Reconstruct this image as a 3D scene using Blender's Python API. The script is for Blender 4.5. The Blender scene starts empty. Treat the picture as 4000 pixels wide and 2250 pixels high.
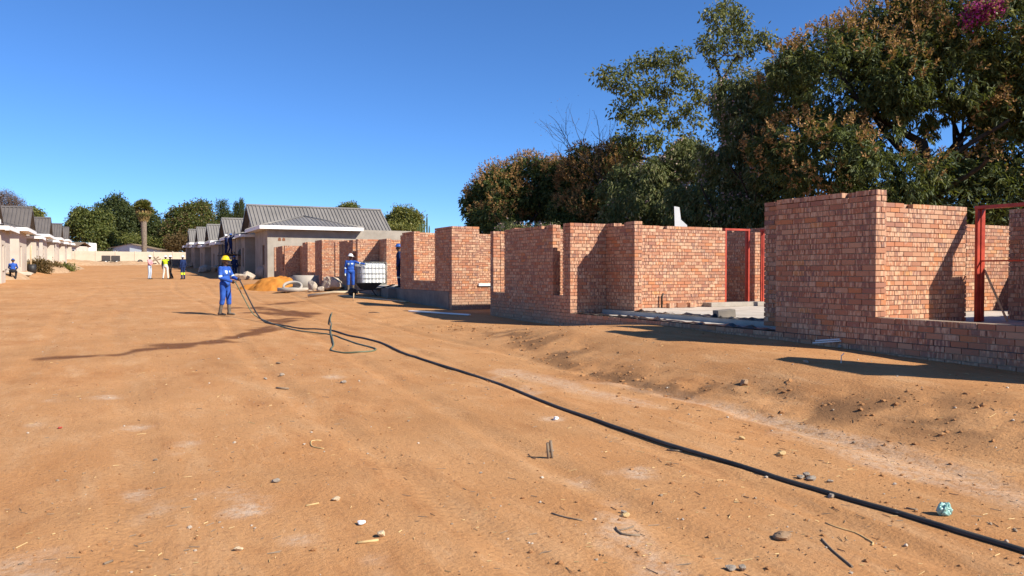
import bpy, bmesh, math, random
import numpy as np
from mathutils import Vector, Matrix

# ------------------------------------------------------------------ camera, sky, sun
R_ = math.radians
scene = bpy.context.scene
CZ = 1.78                       # eye height above the ground at the camera's feet
FPX, YAW, PITCH = 3050.0, R_(26.9), R_(1.127)
cam_d = bpy.data.cameras.new('camera')
cam = bpy.data.objects.new('camera', cam_d)
scene.collection.objects.link(cam)
cam_d.sensor_width = 36.0
cam_d.lens = FPX / 4000.0 * 36.0
cam_d.clip_start, cam_d.clip_end = 0.1, 6000
cam.location = (0, 0, CZ)
cam.rotation_euler = (R_(90) - PITCH, 0, -YAW)
scene.camera = cam

SUN = Vector((0.69, -1.0, 0.91)).normalized()      # towards the sun
EL = math.asin(SUN.z)
world = bpy.data.worlds.new('World')
scene.world = world
world.use_nodes = True
wn = world.node_tree
bg = wn.nodes['Background']
sky = wn.nodes.new('ShaderNodeTexSky')
sky.sky_type = 'NISHITA'
sky.sun_disc = False
sky.sun_elevation = EL
sky.sun_rotation = math.atan2(SUN.x, SUN.y)
sky.altitude = 3000
sky.air_density = 1.0
sky.dust_density = 0.0
sky.ozone_density = 10.0
hs = wn.nodes.new('ShaderNodeHueSaturation')
hs.inputs['Saturation'].default_value = 1.035
hs.inputs['Value'].default_value = 1.03
wn.links.new(sky.outputs[0], hs.inputs['Color'])
wn.links.new(hs.outputs[0], bg.inputs[0])
bg.inputs[1].default_value = 0.106

sun_d = bpy.data.lights.new('sun', 'SUN')
sun_d.energy = 5.0
sun_d.angle = R_(0.53)
sun_d.color = (1.0, 0.93, 0.82)
sun = bpy.data.objects.new('sun', sun_d)
scene.collection.objects.link(sun)
sun.rotation_euler = (-SUN).to_track_quat('-Z', 'Y').to_euler()

scene.view_settings.view_transform = 'Standard'
scene.view_settings.look = 'None'
scene.view_settings.gamma = 1.0
scene.view_settings.exposure = 0.74

# ------------------------------------------------------------------ helpers
rng = np.random.default_rng(7)
random.seed(7)
COL = scene.collection
_f = Vector((math.sin(YAW) * math.cos(PITCH), math.cos(YAW) * math.cos(PITCH), -math.sin(PITCH)))
_r = Vector((math.cos(YAW), -math.sin(YAW), 0))
_u = _r.cross(_f)

def ray(x, y):
    return _f + _r * ((x - 2000) / FPX) + _u * ((1125 - y) / FPX)
def at(x, y, d):
    """point of the place seen at photograph position x, y and at depth d metres"""
    return Vector((0, 0, CZ)) + ray(x, y) * d
def on_x(x, y, X):
    r = ray(x, y)
    return Vector((0, 0, CZ)) + r * (X / r.x)

def _hash(ix, iy, s):
    n = (ix * 374761393 + iy * 668265263 + s * 974711) & 0xffffffff
    n = ((n ^ (n >> 13)) * 1274126177) & 0xffffffff
    return ((n ^ (n >> 16)) & 0xffff) / 65535.0
def vnoise(x, y, s=0):
    x = np.asarray(x, float); y = np.asarray(y, float)
    ix = np.floor(x).astype(np.int64); iy = np.floor(y).astype(np.int64)
    fx = x - ix; fy = y - iy
    fx = fx * fx * (3 - 2 * fx); fy = fy * fy * (3 - 2 * fy)
    a = _hash(ix, iy, s); b = _hash(ix + 1, iy, s); c = _hash(ix, iy + 1, s); d = _hash(ix + 1, iy + 1, s)
    return (a + (b - a) * fx) * (1 - fy) + (c + (d - c) * fx) * fy
def fbm(x, y, o=4, s=0):
    t = 0; a = .5
    for k in range(o):
        t = t + a * vnoise(x * 2 ** k + 17.3 * k, y * 2 ** k + 5.1 * k, s + k); a *= .5
    return t / (1 - .5 ** o) - .5
def sstep(a, b, x):
    t = np.clip((np.asarray(x, float) - a) / (b - a), 0, 1)
    return t * t * (3 - 2 * t)

def tag(o, label=None, cat=None, group=None, kind=None):
    if label: o['label'] = label
    if cat: o['category'] = cat
    if group: o['group'] = group
    if kind: o['kind'] = kind
    return o
def empty(name, loc=(0, 0, 0), rz=0, parent=None):
    o = bpy.data.objects.new(name, None)
    COL.objects.link(o); o.location = loc; o.rotation_euler = (0, 0, rz); o.parent = parent
    o.empty_display_size = .1
    return o
def np_mesh(name, V, Fq, mats=(), smooth=False, mi=None):
    """mesh from numpy arrays; Fq is (n,3) or (n,4)"""
    me = bpy.data.meshes.new(name)
    V = np.ascontiguousarray(V, np.float32); Fq = np.ascontiguousarray(Fq, np.int32)
    n, k = Fq.shape
    me.vertices.add(len(V)); me.vertices.foreach_set('co', V.ravel())
    me.loops.add(n * k); me.loops.foreach_set('vertex_index', Fq.ravel())
    me.polygons.add(n); me.polygons.foreach_set('loop_start', np.arange(0, n * k, k, dtype=np.int32))
    if mi is not None: me.polygons.foreach_set('material_index', np.ascontiguousarray(mi, np.int32))
    me.update(calc_edges=True)
    me.polygons.foreach_set('use_smooth', np.full(n, bool(smooth)))
    for m in mats: me.materials.append(m)
    return me
def link(name, me, parent=None, loc=None, rz=None):
    o = bpy.data.objects.new(name, me); COL.objects.link(o)
    if parent: o.parent = parent
    if loc is not None: o.location = loc
    if rz is not None: o.rotation_euler = (0, 0, rz)
    return o

class MB:
    """collects shapes; build() links them as ONE mesh object"""
    def __init__(s): s.v = []; s.f = []; s.m = []; s.sm = []
    def add(s, vs, fs, mi=0, smooth=False):
        b = len(s.v); s.v += [tuple(v) for v in vs]
        for f in fs: s.f.append([b + i for i in f]); s.m.append(mi); s.sm.append(smooth)
    def box(s, a, b, mi=0, M=None):
        vs = [Vector((x, y, z)) for z in (a[2], b[2]) for y in (a[1], b[1]) for x in (a[0], b[0])]
        if M: vs = [M @ v for v in vs]
        s.add(vs, [(0, 2, 3, 1), (4, 5, 7, 6), (0, 1, 5, 4), (2, 6, 7, 3), (0, 4, 6, 2), (1, 3, 7, 5)], mi)
        return s
    def prism(s, poly, vec, mi=0):
        """polygon (3-D points) pushed along vec"""
        n = len(poly); vec = Vector(vec); p = [Vector(q) for q in poly]
        s.add(p + [q + vec for q in p], [tuple(range(n))[::-1], tuple(range(n, 2 * n))] +
              [(i, (i + 1) % n, n + (i + 1) % n, n + i) for i in range(n)], mi)
        return s
    def tube(s, pts, rad, seg=8, mi=0, cap=True, smooth=True):
        pts = [Vector(p) for p in pts]; n = len(pts)
        rad = [rad] * n if not hasattr(rad, '__len__') else rad
        t0 = (pts[1] - pts[0]).normalized()
        nrm = t0.orthogonal().normalized(); vs = []
        for i, p in enumerate(pts):
            t = (pts[min(i + 1, n - 1)] - pts[max(i - 1, 0)])
            t = t.normalized() if t.length > 1e-9 else t0
            nrm = (nrm - t * nrm.dot(t))
            nrm = nrm.normalized() if nrm.length > 1e-6 else t.orthogonal().normalized()
            bn = t.cross(nrm)
            for k in range(seg):
                a = 2 * math.pi * k / seg
                vs.append(p + (nrm * math.cos(a) + bn * math.sin(a)) * rad[i])
        fs = [(i * seg + k, i * seg + (k + 1) % seg, (i + 1) * seg + (k + 1) % seg, (i + 1) * seg + k)
              for i in range(n - 1) for k in range(seg)]
        s.add(vs, fs, mi, smooth)
        if cap:
            b = len(s.v) - n * seg
            s.f.append([b + k for k in range(seg)][::-1]); s.m.append(mi); s.sm.append(False)
            s.f.append([b + (n - 1) * seg + k for k in range(seg)]); s.m.append(mi); s.sm.append(False)
        return s
    def lathe(s, prof, seg=20, mi=0, M=None, smooth=True, closed=False):
        vs = []; n = len(prof)
        for r, z in prof:
            for k in range(seg):
                a = 2 * math.pi * k / seg
                v = Vector((r * math.cos(a), r * math.sin(a), z)); vs.append(M @ v if M else v)
        m = n if closed else n - 1
        fs = [(i * seg + k, i * seg + (k + 1) % seg, ((i + 1) % n) * seg + (k + 1) % seg, ((i + 1) % n) * seg + k)
              for i in range(m) for k in range(seg)]
        s.add(vs, fs, mi, smooth); return s
    def build(s, name, mats, parent=None, loc=None, rz=None, bevel=0):
        me = bpy.data.meshes.new(name)
        me.from_pydata(s.v, [], s.f)
        me.polygons.foreach_set('material_index', s.m); me.polygons.foreach_set('use_smooth', s.sm)
        for m in (mats if isinstance(mats, (list, tuple)) else [mats]): me.materials.append(m)
        bm = bmesh.new(); bm.from_mesh(me); bmesh.ops.recalc_face_normals(bm, faces=bm.faces)
        if bevel: bmesh.ops.bevel(bm, geom=bm.edges[:], offset=bevel, segments=1, affect='EDGES', profile=.5)
        bm.to_mesh(me); bm.free()
        return link(name, me, parent, loc, rz)

# ------------------------------------------------------------------ materials
class NT:
    def __init__(s, name):
        s.mat = bpy.data.materials.new(name); s.mat.use_nodes = True
        s.t = s.mat.node_tree; s.b = s.t.nodes['Principled BSDF']
    def n(s, typ, **kw):
        o = s.t.nodes.new('ShaderNode' + typ)
        for k, v in kw.items():
            if k.startswith('i_'): o.inputs[k[2:].replace('_', ' ')].default_value = v
            else: setattr(o, k, v)
        return o
    def l(s, a, b): s.t.links.new(a, b)
    def math(s, op, a, b=None, clamp=False):
        o = s.n('Math', operation=op, use_clamp=clamp)
        for i, v in enumerate((a, b)):
            if v is None: continue
            if isinstance(v, (int, float)): o.inputs[i].default_value = v
            else: s.l(v, o.inputs[i])
        return o.outputs[0]
    def ramp(s, fac, stops, interp='LINEAR'):
        o = s.n('ValToRGB'); o.color_ramp.interpolation = interp
        e = o.color_ramp.elements
        while len(e) < len(stops): e.new(.5)
        for k, (p, c) in enumerate(stops):
            e[k].position = p; e[k].color = (*c, 1) if len(c) == 3 else c
        s.l(fac, o.inputs[0]); return o.outputs[0]
    def mix(s, fac, a, b, blend='MIX'):
        o = s.n('MixRGB', blend_type=blend)
        for i, v in enumerate((fac, a, b)):
            if isinstance(v, (int, float)): o.inputs[i].default_value = v
            elif isinstance(v, tuple): o.inputs[i].default_value = (*v, 1)
            else: s.l(v, o.inputs[i])
        return o.outputs[0]
    def noise(s, vec, scale, detail=4, rough=.55, dist=0):
        o = s.n('TexNoise'); o.inputs['Scale'].default_value = scale; o.inputs['Detail'].default_value = detail
        o.inputs['Roughness'].default_value = rough; o.inputs['Distortion'].default_value = dist
        if vec is not None: s.l(vec, o.inputs['Vector'])
        return o.outputs['Fac']
    def bump(s, h, strength, dist=.02, prev=None):
        o = s.n('Bump'); o.inputs['Strength'].default_value = strength; o.inputs['Distance'].default_value = dist
        s.l(h, o.inputs['Height'])
        if prev is not None: s.l(prev, o.inputs['Normal'])
        return o.outputs[0]
    def out(s, col=None, rough=None, nrm=None, **kw):
        if col is not None:
            if isinstance(col, tuple): s.b.inputs['Base Color'].default_value = (*col, 1)
            else: s.l(col, s.b.inputs['Base Color'])
        if rough is not None:
            if isinstance(rough, (int, float)): s.b.inputs['Roughness'].default_value = rough
            else: s.l(rough, s.b.inputs['Roughness'])
        if nrm is not None: s.l(nrm, s.b.inputs['Normal'])
        for k, v in kw.items(): s.b.inputs[k.replace('_', ' ')].default_value = v
        return s.mat

def plain(name, c1, c2, scale=3, rough=.7, bump=.15, bscale=None, spec=.3, metal=0, detail=5, coord='Object', bdist=.01):
    """two tones mixed by noise, with fine relief"""
    t = NT(name); tc = t.n('TexCoord').outputs[coord]
    f = t.noise(tc, scale, detail, .6)
    col = t.ramp(f, [(.3, c1), (.7, c2)])
    h = t.noise(tc, bscale or scale * 8, 4, .6)
    return t.out(col, rough, t.bump(h, bump, bdist) if bump else None, **{'Specular_IOR_Level': spec, 'Metallic': metal})

def brick_mat(name, single, salt=0.):
    """face brick: per-brick tone, dark and pale kiln marks across the face"""
    t = NT(name)
    uv = t.n('UVMap', uv_map='UVMap').outputs[0]
    rnd = t.n('ObjectInfo').outputs['Random'] if single else t.n('Attribute', attribute_name='rnd').outputs['Fac']
    rnd = t.math('FRACT', t.math('ADD', rnd, salt))
    base = t.ramp(rnd, [(0, (.40, .152, .075)), (.12, (.46, .175, .072)), (.22, (.39, .165, .09)), (.4, (.44, .21, .118)),
                        (.58, (.34, .142, .082)), (.72, (.49, .265, .155)), (.86, (.42, .155, .075)), (.94, (.31, .132, .085)), (.985, (.52, .23, .085))], 'CONSTANT')
    sx = t.n('SeparateXYZ'); t.l(uv, sx.inputs[0])
    cx = t.n('CombineXYZ')
    t.l(t.math('ADD', t.math('MULTIPLY', sx.outputs[0], 5.6), t.math('MULTIPLY', rnd, 917.)), cx.inputs[0])
    t.l(t.math('ADD', t.math('MULTIPLY', sx.outputs[1], .35), t.math('MULTIPLY', rnd, 313.)), cx.inputs[1])
    m = t.noise(cx.outputs[0], 1.0, 2, .5)
    r2 = t.math('FRACT', t.math('MULTIPLY', rnd, 37.7))
    r3 = t.math('FRACT', t.math('MULTIPLY', rnd, 91.3))
    amt = t.math('MULTIPLY', t.math('GREATER_THAN', r2, .3), .85)
    dark = t.math('MULTIPLY', t.ramp(m, [(.51, (0, 0, 0)), (.57, (1, 1, 1))]), t.math('MULTIPLY', amt, t.math('ADD', t.math('MULTIPLY', r3, .6), .18)))
    pale = t.math('MULTIPLY', t.ramp(m, [(.42, (1, 1, 1)), (.49, (0, 0, 0))]), t.math('MULTIPLY', amt, .6))
    c = t.mix(dark, base, (.115, .085, .085))
    c = t.mix(pale, c, (.68, .48, .31))
    geo = t.n('NewGeometry').outputs['Position']
    g = t.noise(geo, 45, 3, .6)
    c = t.mix(t.math('MULTIPLY', g, .18), c, (.56, .40, .29))
    # dried mortar smears
    sm = t.noise(geo, 7., 3, .6)
    c = t.mix(t.ramp(sm, [(.60, (0, 0, 0)), (.74, (.28, .28, .28))]), c, (.50, .43, .36))
    # soil splash and dust low on the wall
    sz = t.n('SeparateXYZ'); t.l(geo, sz.inputs[0])
    low = t.math('SUBTRACT', sz.outputs[2], t.math('MULTIPLY', sz.outputs[1], .0213))
    lown = t.math('ADD', low, t.math('MULTIPLY', t.noise(geo, 2.3, 4), -.5))
    c = t.mix(t.ramp(lown, [(.0, (.62, .62, .62)), (.38, (0, 0, 0))]), c, (.34, .24, .165))
    return t.out(c, .85, t.bump(g, .5, .006), Specular_IOR_Level=.15)

M = {}
M['brick_one'] = brick_mat('face_brick_single', True)
M['brick'] = brick_mat('face_brick_joined', False)
M['mortar'] = plain('mortar', (.24, .175, .12), (.36, .28, .205), 9, .95, .4, 60, .1)  # toned darker to carry the shade inside the recessed joints
M['plaster'] = plain('cement_plaster', (.28, .245, .20), (.39, .345, .285), 1.2, .92, .25, 40, .12)
M['plaster_l'] = plain('cream_plaster', (.46, .40, .33), (.56, .49, .41), .9, .92, .2, 30, .12)
M['foundation'] = plain('foundation_plaster', (.15, .135, .12), (.25, .22, .185), 2.2, .95, .4, 30, .1)
M['slab'] = plain('concrete_slab', (.38, .335, .28), (.55, .50, .435), 1.6, .93, .4, 25, .1)
M['concrete'] = plain('precast_concrete', (.30, .265, .22), (.42, .375, .32), 2.5, .9, .3, 30, .12)
M['white'] = plain('white_paint', (.74, .73, .70), (.82, .81, .79), 1.5, .6, .05, 20, .3)
M['red_oxide'] = plain('red_oxide_steel', (.27, .028, .016), (.50, .07, .038), 4, .5, .05, 30, .35)
M['polythene'] = plain('black_polythene', (.012, .012, .013), (.03, .03, .032), 6, .35, .4, 20, .5)
M['roof'] = plain('grey_roof_sheet', (.19, .175, .155), (.25, .23, .205), .6, .48, .04, 12, .4, .15)
M['roof_dark'] = plain('brown_grey_roof_sheet', (.10, .088, .08), (.14, .122, .11), .6, .6, .04, 12, .3)
M['glass'] = plain('dark_glass', (.02, .024, .03), (.03, .034, .04), 1, .12, 0, spec=.6)
M['brown_wood'] = plain('brown_timber', (.17, .065, .028), (.24, .10, .045), 4, .6, .2, 30)
M['timber'] = plain('pale_timber', (.46, .34, .20), (.60, .47, .30), 4, .75, .25, 40)
M['oldwood'] = plain('weathered_timber', (.16, .115, .075), (.27, .20, .135), 6, .85, .4, 50)
M['pvc'] = plain('white_pvc', (.70, .68, .62), (.80, .78, .73), 3, .45, .05, 20, .4)
M['steel'] = plain('galvanised_steel', (.24, .25, .23), (.36, .36, .33), 8, .5, .05, 30, .5, .5)
M['dark_steel'] = plain('dark_steel', (.035, .033, .03), (.07, .06, .05), 6, .55, .1, 30, .4, .3)
M['rubber'] = plain('black_rubber', (.014, .014, .015), (.028, .027, .026), 8, .55, .15, 40, .4)
M['hose_black'] = plain('black_hose', (.014, .017, .018), (.085, .075, .06), 2.5, .6, .1, 60, .4)
M['hose_green'] = plain('green_hose', (.085, .105, .06), (.15, .17, .10), 3, .5, .1, 60, .4)
M['tank'] = plain('tank_plastic', (.72, .73, .72), (.80, .81, .80), 2, .4, .05, 10, .4)
M['rock'] = plain('granite_rock', (.33, .27, .205), (.50, .42, .33), 3, .95, .7, 12, .1, bdist=.03)
M['clod'] = plain('clod_earth', (.24, .115, .05), (.36, .19, .085), 6, .97, .6, 30, .05, bdist=.02)
M['sand'] = plain('orange_sand', (.46, .165, .03), (.58, .24, .05), 3, .97, .6, 30, .05, bdist=.02)
M['rubble_soil'] = plain('rubble_soil', (.33, .205, .115), (.46, .31, .19), 3, .97, .6, 30, .05, bdist=.02)
M['cream_wall'] = plain('cream_precast', (.50, .42, .31), (.58, .50, .38), .8, .9, .2, 20, .1)
M['skin'] = plain('dark_skin', (.05, .024, .014), (.075, .036, .021), 20, .5, .05, 80, .4)
M['blue'] = plain('royal_blue_cotton', (.013, .045, .25), (.045, .125, .45), 5, .9, .9, 11, .08, bdist=.03)
M['navy'] = plain('navy_cotton', (.009, .018, .06), (.022, .04, .12), 5, .9, .9, 11, .08, bdist=.03)
M['reflect'] = plain('reflective_tape', (.56, .66, .58), (.68, .78, .70), 10, .45, .05, 50, .5)
M['boot'] = plain('dusty_gumboot', (.055, .05, .045), (.20, .16, .115), 9, .7, .2, 40, .3)
M['shoe'] = plain('dark_shoe', (.02, .018, .016), (.045, .038, .03), 9, .6, .2, 40, .3)
M['yellow'] = plain('yellow_helmet', (.72, .47, .01), (.80, .55, .015), 3, .3, .02, 10, .5)
M['hat_white'] = plain('white_helmet', (.74, .74, .72), (.82, .82, .80), 3, .3, .02, 10, .5)
M['hat_blue'] = plain('blue_helmet', (.02, .07, .27), (.03, .10, .36), 3, .4, .02, 10, .4)
M['hivis'] = plain('hi_vis_yellow', (.50, .70, .02), (.60, .80, .03), 6, .85, .1, 40, .1)
M['pink'] = plain('pink_shirt', (.55, .25, .27), (.64, .32, .33), 6, .9, .2, 40, .1)
M['pale_blue'] = plain('pale_denim', (.36, .42, .52), (.46, .52, .60), 6, .9, .2, 40, .1)
M['cream_trouser'] = plain('cream_trousers', (.56, .52, .46), (.65, .61, .55), 6, .9, .2, 40, .1)
M['black_cloth'] = plain('black_cloth', (.014, .014, .016), (.03, .03, .032), 6, .9, .2, 40, .1)
M['eye'] = plain('eye_white', (.55, .53, .50), (.60, .58, .55), 3, .3, 0)
M['teal_plastic'] = plain('teal_plastic', (.17, .36, .31), (.34, .55, .48), 12, .35, .3, 25, .5)
M['straw'] = plain('dry_straw', (.42, .28, .12), (.58, .42, .21), 7, .9, .2, 40, .1)
M['bark'] = plain('dark_bark', (.03, .024, .019), (.075, .06, .046), 5, .95, .8, 25, .1, bdist=.03)
M['palm_bark'] = plain('palm_bark', (.13, .10, .075), (.24, .19, .145), 4, .95, .8, 12, .1, bdist=.05)
M['bark_pale'] = plain('pale_bark', (.22, .185, .15), (.33, .28, .23), 5, .95, .7, 25, .1, bdist=.03)
M['aluminium'] = plain('grey_metal_roof', (.26, .25, .25), (.32, .31, .30), .5, .5, .05, 10, .4)
M['green_steel'] = plain('dark_green_steel', (.01, .06, .05), (.015, .09, .07), 3, .5, .05, 10, .4)

def leaf_mat(name, stops, trans=.22, rough=.5):
    t = NT(name)
    a = t.n('Attribute', attribute_name='rnd').outputs['Fac']
    col = t.ramp(a, stops)
    t.out(col, rough, Specular_IOR_Level=.25)
    tr = t.n('BsdfTranslucent'); t.l(t.mix(.55, col, (.25, .28, .03)), tr.inputs['Color'])
    mx = t.n('MixShader'); mx.inputs[0].default_value = trans
    o = t.t.nodes['Material Output']
    t.l(t.b.outputs[0], mx.inputs[1]); t.l(tr.outputs[0], mx.inputs[2]); t.l(mx.outputs[0], o.inputs['Surface'])
    return t.mat
M['lf_mango'] = leaf_mat('mango_leaf', [(0, (0.027, 0.041, 0.015)), (.45, (0.059, 0.081, 0.024)), (.75, (0.116, 0.137, 0.037)), (1, (0.256, 0.244, 0.063))], .24, .6)
M['lf_panicle'] = leaf_mat('mango_flower', [(0, (0.171, 0.083, 0.029)), (.5, (0.317, 0.165, 0.061)), (1, (0.512, 0.317, 0.134))], .2, .8)
M['lf_green'] = leaf_mat('green_leaf', [(0, (.042, .060, .016)), (.5, (.105, .118, .027)), (1, (.25, .23, .06))], .22, .5)
M['lf_pods'] = leaf_mat('leaf_and_pods', [(0, (0.055, 0.071, 0.024)), (.45, (0.116, 0.134, 0.041)), (.7, (0.232, 0.213, 0.091)), (1, (0.464, 0.403, 0.244))], .22, .65)
M['lf_pink'] = leaf_mat('pink_blossom', [(0, (.42, .25, .24)), (1, (.58, .42, .40))], .3, .7)
M['lf_magenta'] = leaf_mat('magenta_bract', [(0, (.36, .02, .17)), (1, (.55, .05, .30))], .3, .6)
M['lf_dark'] = leaf_mat('dark_leaf', [(0, (0.027, 0.039, 0.016)), (.6, (0.056, 0.073, 0.024)), (1, (0.122, 0.134, 0.037))], .24, .6)
M['lf_brown'] = leaf_mat('browning_leaf', [(0, (.06, .045, .018)), (.5, (.11, .07, .028)), (1, (.18, .115, .045))], .2, .7)
M['lf_dry'] = leaf_mat('dry_twigs', [(0, (.10, .065, .05)), (1, (.20, .14, .11))], .1, .9)
M['lf_palm'] = leaf_mat('palm_leaf', [(0, (.08, .10, .025)), (.6, (.15, .16, .04)), (1, (.28, .25, .08))], .15, .5)
M['lf_palm_dead'] = leaf_mat('dead_palm_leaf', [(0, (.20, .13, .045)), (1, (.36, .25, .10))], .1, .8)
M['cactus'] = plain('cactus_skin', (.05, .085, .03), (.085, .125, .045), 4, .7, .2, 20)

# ------------------------------------------------------------------ the ground
SL = .0213                                            # the site climbs gently away from the camera
def gz(x, y, fine=True):
    x = np.asarray(x, float); y = np.asarray(y, float)
    yy = np.where(y < 160, y, 160 + (y - 160) * .15)
    yy = np.where(y > 400, 160 + 36, yy)
    z = SL * np.maximum(yy, -20)
    along = sstep(-3, 3, y) * (1 - sstep(52, 60, y))
    z = z + (.36 * (1 - sstep(12.5, 18, y)) + .06 + .14 * sstep(26, 32, y)) * sstep(6.3, 8.5, x) * along                             # soil thrown up against the plinths
    z = z + .35 * (1 - sstep(-6.6, -4.6, x)) * sstep(55, 66, y) * (1 - sstep(140, 150, y))
    near = sstep(0, 2, y) * (1 - sstep(45, 70, y))
    if fine:
        z = z + .07 * fbm(x / 3.1, y / 4.3, 3, 1) * near
        rough = np.exp(-((x - (7.1 + .5 * np.sin(y * .5))) / .75) ** 2) * (1 - sstep(18, 30, y)) + .12
        z = z + .085 * rough * fbm(x / .55, y / .6, 4, 5) * near
        z = z + .05 * np.clip(rough - .12, 0, 1) * np.abs(fbm(x / .22, y / .22, 3, 6)) * near
        z = z + .008 * fbm(x / .16, y / .3, 3, 9) * (1 - sstep(12, 20, y)) * near
        for xc, w, a in ((4.7, .13, .022), (6.2, .13, .022), (2.2, .15, .02), (3.6, .15, .02), (-1.6, .18, .016), (-.1, .18, .014)):
            xx = x - xc - .25 * np.sin(y * .21 + xc) - .02 * (y - 8)
            z = z - a * np.exp(-(xx / w) ** 2) * (.6 + .8 * vnoise(x * 0, y / 1.7, int(xc * 10) + 40)) * near
            z = z + .6 * a * np.exp(-((np.abs(xx) - w * 1.5) / (w * .5)) ** 2) * vnoise(x / .2, y / .25, int(xc * 10) + 60) * near
    return z
def G(px, py):
    """where the ground is seen at a photograph position"""
    r = ray(px, py); d = 10.0
    lo, hi = 2.0, 200.0
    for _ in range(48):
        d = (lo + hi) / 2; p = Vector((0, 0, CZ)) + r * d
        if p.z > float(gz(p.x, p.y, False)): lo = d
        else: hi = d
    p = Vector((0, 0, CZ)) + r * min(d, 144.0 / r.y); p.z = float(gz(p.x, p.y)); return p   # nothing stands beyond the far wall
def grid_axis(segs):
    out = []
    for a, b, s in segs: out += list(np.arange(a, b - 1e-6, s))
    return np.array(out + [segs[-1][1]])
gx = grid_axis([(-1500, -200, 130), (-200, -40, 16), (-40, -10, 1.5), (-10, -4, .3), (-4, 9.6, .06), (9.6, 12, .3), (12, 40, 2.), (40, 200, 16), (200, 1500, 130)])
gy = grid_axis([(-300, -20, 40), (-20, 0, 2), (0, 2, .2), (2, 9, .05), (9, 15, .08), (15, 28, .14), (28, 60, .4), (60, 160, 2), (160, 400, 24), (400, 3000, 260)])
GX, GY = np.meshgrid(gx, gy)
GZ = gz(GX, GY)
nx, ny = len(gx), len(gy)
idx = np.arange(nx * ny).reshape(ny, nx)
Fq = np.stack([idx[:-1, :-1], idx[:-1, 1:], idx[1:, 1:], idx[1:, :-1]], -1).reshape(-1, 4)

def seg_dist(X, Y, pts):
    best = np.full(X.shape, 1e9)
    for (a, b) in zip(pts[:-1], pts[1:]):
        dx, dy = b[0] - a[0], b[1] - a[1]
        t = np.clip(((X - a[0]) * dx + (Y - a[1]) * dy) / (dx * dx + dy * dy + 1e-9), 0, 1)
        best = np.minimum(best, np.hypot(X - a[0] - t * dx, Y - a[1] - t * dy))
    return best
wet_lines = [([(170, 1401), (330, 1394), (470, 1386), (560, 1370), (700, 1356), (830, 1335), (930, 1312), (1010, 1298), (1075, 1280)], .30),
             ([(620, 1352), (760, 1345), (860, 1338)], .42), ([(890, 1205), (980, 1203), (1090, 1215), (1190, 1228)], .55),
             ([(1000, 1222), (1120, 1226), (1180, 1235)], .5), ([(1070, 1190), (1150, 1182)], .45), ([(1040, 1250), (1120, 1243)], .4),
             ([(1010, 1290), (1080, 1265), (1110, 1250)], .35)]
wet = np.zeros(GX.shape)
for pl, w in wet_lines:
    pp = [G(*q) for q in pl]
    d = seg_dist(GX, GY, pp)
    w = w * 1.12
    d = d + (.55 * fbm(GX / .8, GY / .5, 3, 21) + .25 * fbm(GX / .25, GY / .2, 2, 25)) * w * 2.6
    wet = np.maximum(wet, 1 - sstep(w * .25, w * .95, d))
pale_spots = [((905, 1940), .26, .14), ((960, 1975), .2, .1), ((590, 1995), .2, .08), ((520, 1925), .12, .06), ((560, 1670), .16, .1), ((410, 1550), .18, .1), ((190, 1562), .2, .1),
              ((730, 1740), .25, .12), ((2170, 1642), .16, .09), ((2400, 1960), .2, .1), ((2480, 2080), .22, .12), ((2560, 2180), .2, .12), ((2330, 1900), .2, .1), ((2440, 2030), .12, .1),
              ((2600, 2235), .2, .12), ((1310, 1478), .22, .12), ((110, 2240), .3, .2), ((1180, 2100), .15, .08), ((1480, 2245), .25, .12), ((1920, 1480), .3, .14), ((2020, 1520), .3, .12),
              ((140, 1658), .14, .08), ((1760, 1495), .2, .1), ((2500, 1850), .25, .1)]
pale = np.zeros(GX.shape)
for q, rx, ry in pale_spots:
    c = G(*q)
    d = np.hypot((GX - c.x) / (rx * 1.0), (GY - c.y) / (rx * 1.3)) + 2.4 * fbm(GX / .35, GY / .3, 5, 31)
    pale = np.maximum(pale, (1 - sstep(-.3, 1.0, d)) * .55)
for pl, w in (([(2350, 1500), (2700, 1570), (3000, 1640), (3350, 1740), (3700, 1850), (4000, 1960)], .22), ([(2000, 1450), (2300, 1530), (2600, 1600)], .2),
              ([(3050, 1690), (3400, 1790), (3800, 1920)], .14), ([(2430, 2030), (2520, 2130), (2700, 2300)], .1)):
    d = seg_dist(GX, GY, [G(*q) for q in pl]) + .75 * fbm(GX / .5, GY / .9, 4, 37)
    pale = np.maximum(pale, (1 - sstep(0, w * 1.6, d)) * .34)
dark = np.exp(-((GX - (7.1 + .5 * np.sin(GY * .5))) / .55) ** 2) * sstep(3, 5, GY) * (1 - sstep(14, 19, GY))
dark = dark * sstep(-.02, .16, fbm(GX / .5, GY / .5, 4, 44) + .05)
cloddy = np.clip(dark, 0, 1)

trk = np.zeros(GX.shape)
for xc, w in ((4.7, .13), (6.2, .13), (2.2, .15), (3.6, .15), (-1.6, .16), (-.1, .16)):
    xx = GX - xc - .25 * np.sin(GY * .21 + xc) - .02 * (GY - 8)
    trk = np.maximum(trk, np.exp(-(xx / w) ** 4) * np.clip(.35 + 1.6 * fbm(GX / 1.1, GY / 2.2, 3, int(xc * 10) + 140), 0, 1))

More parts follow.
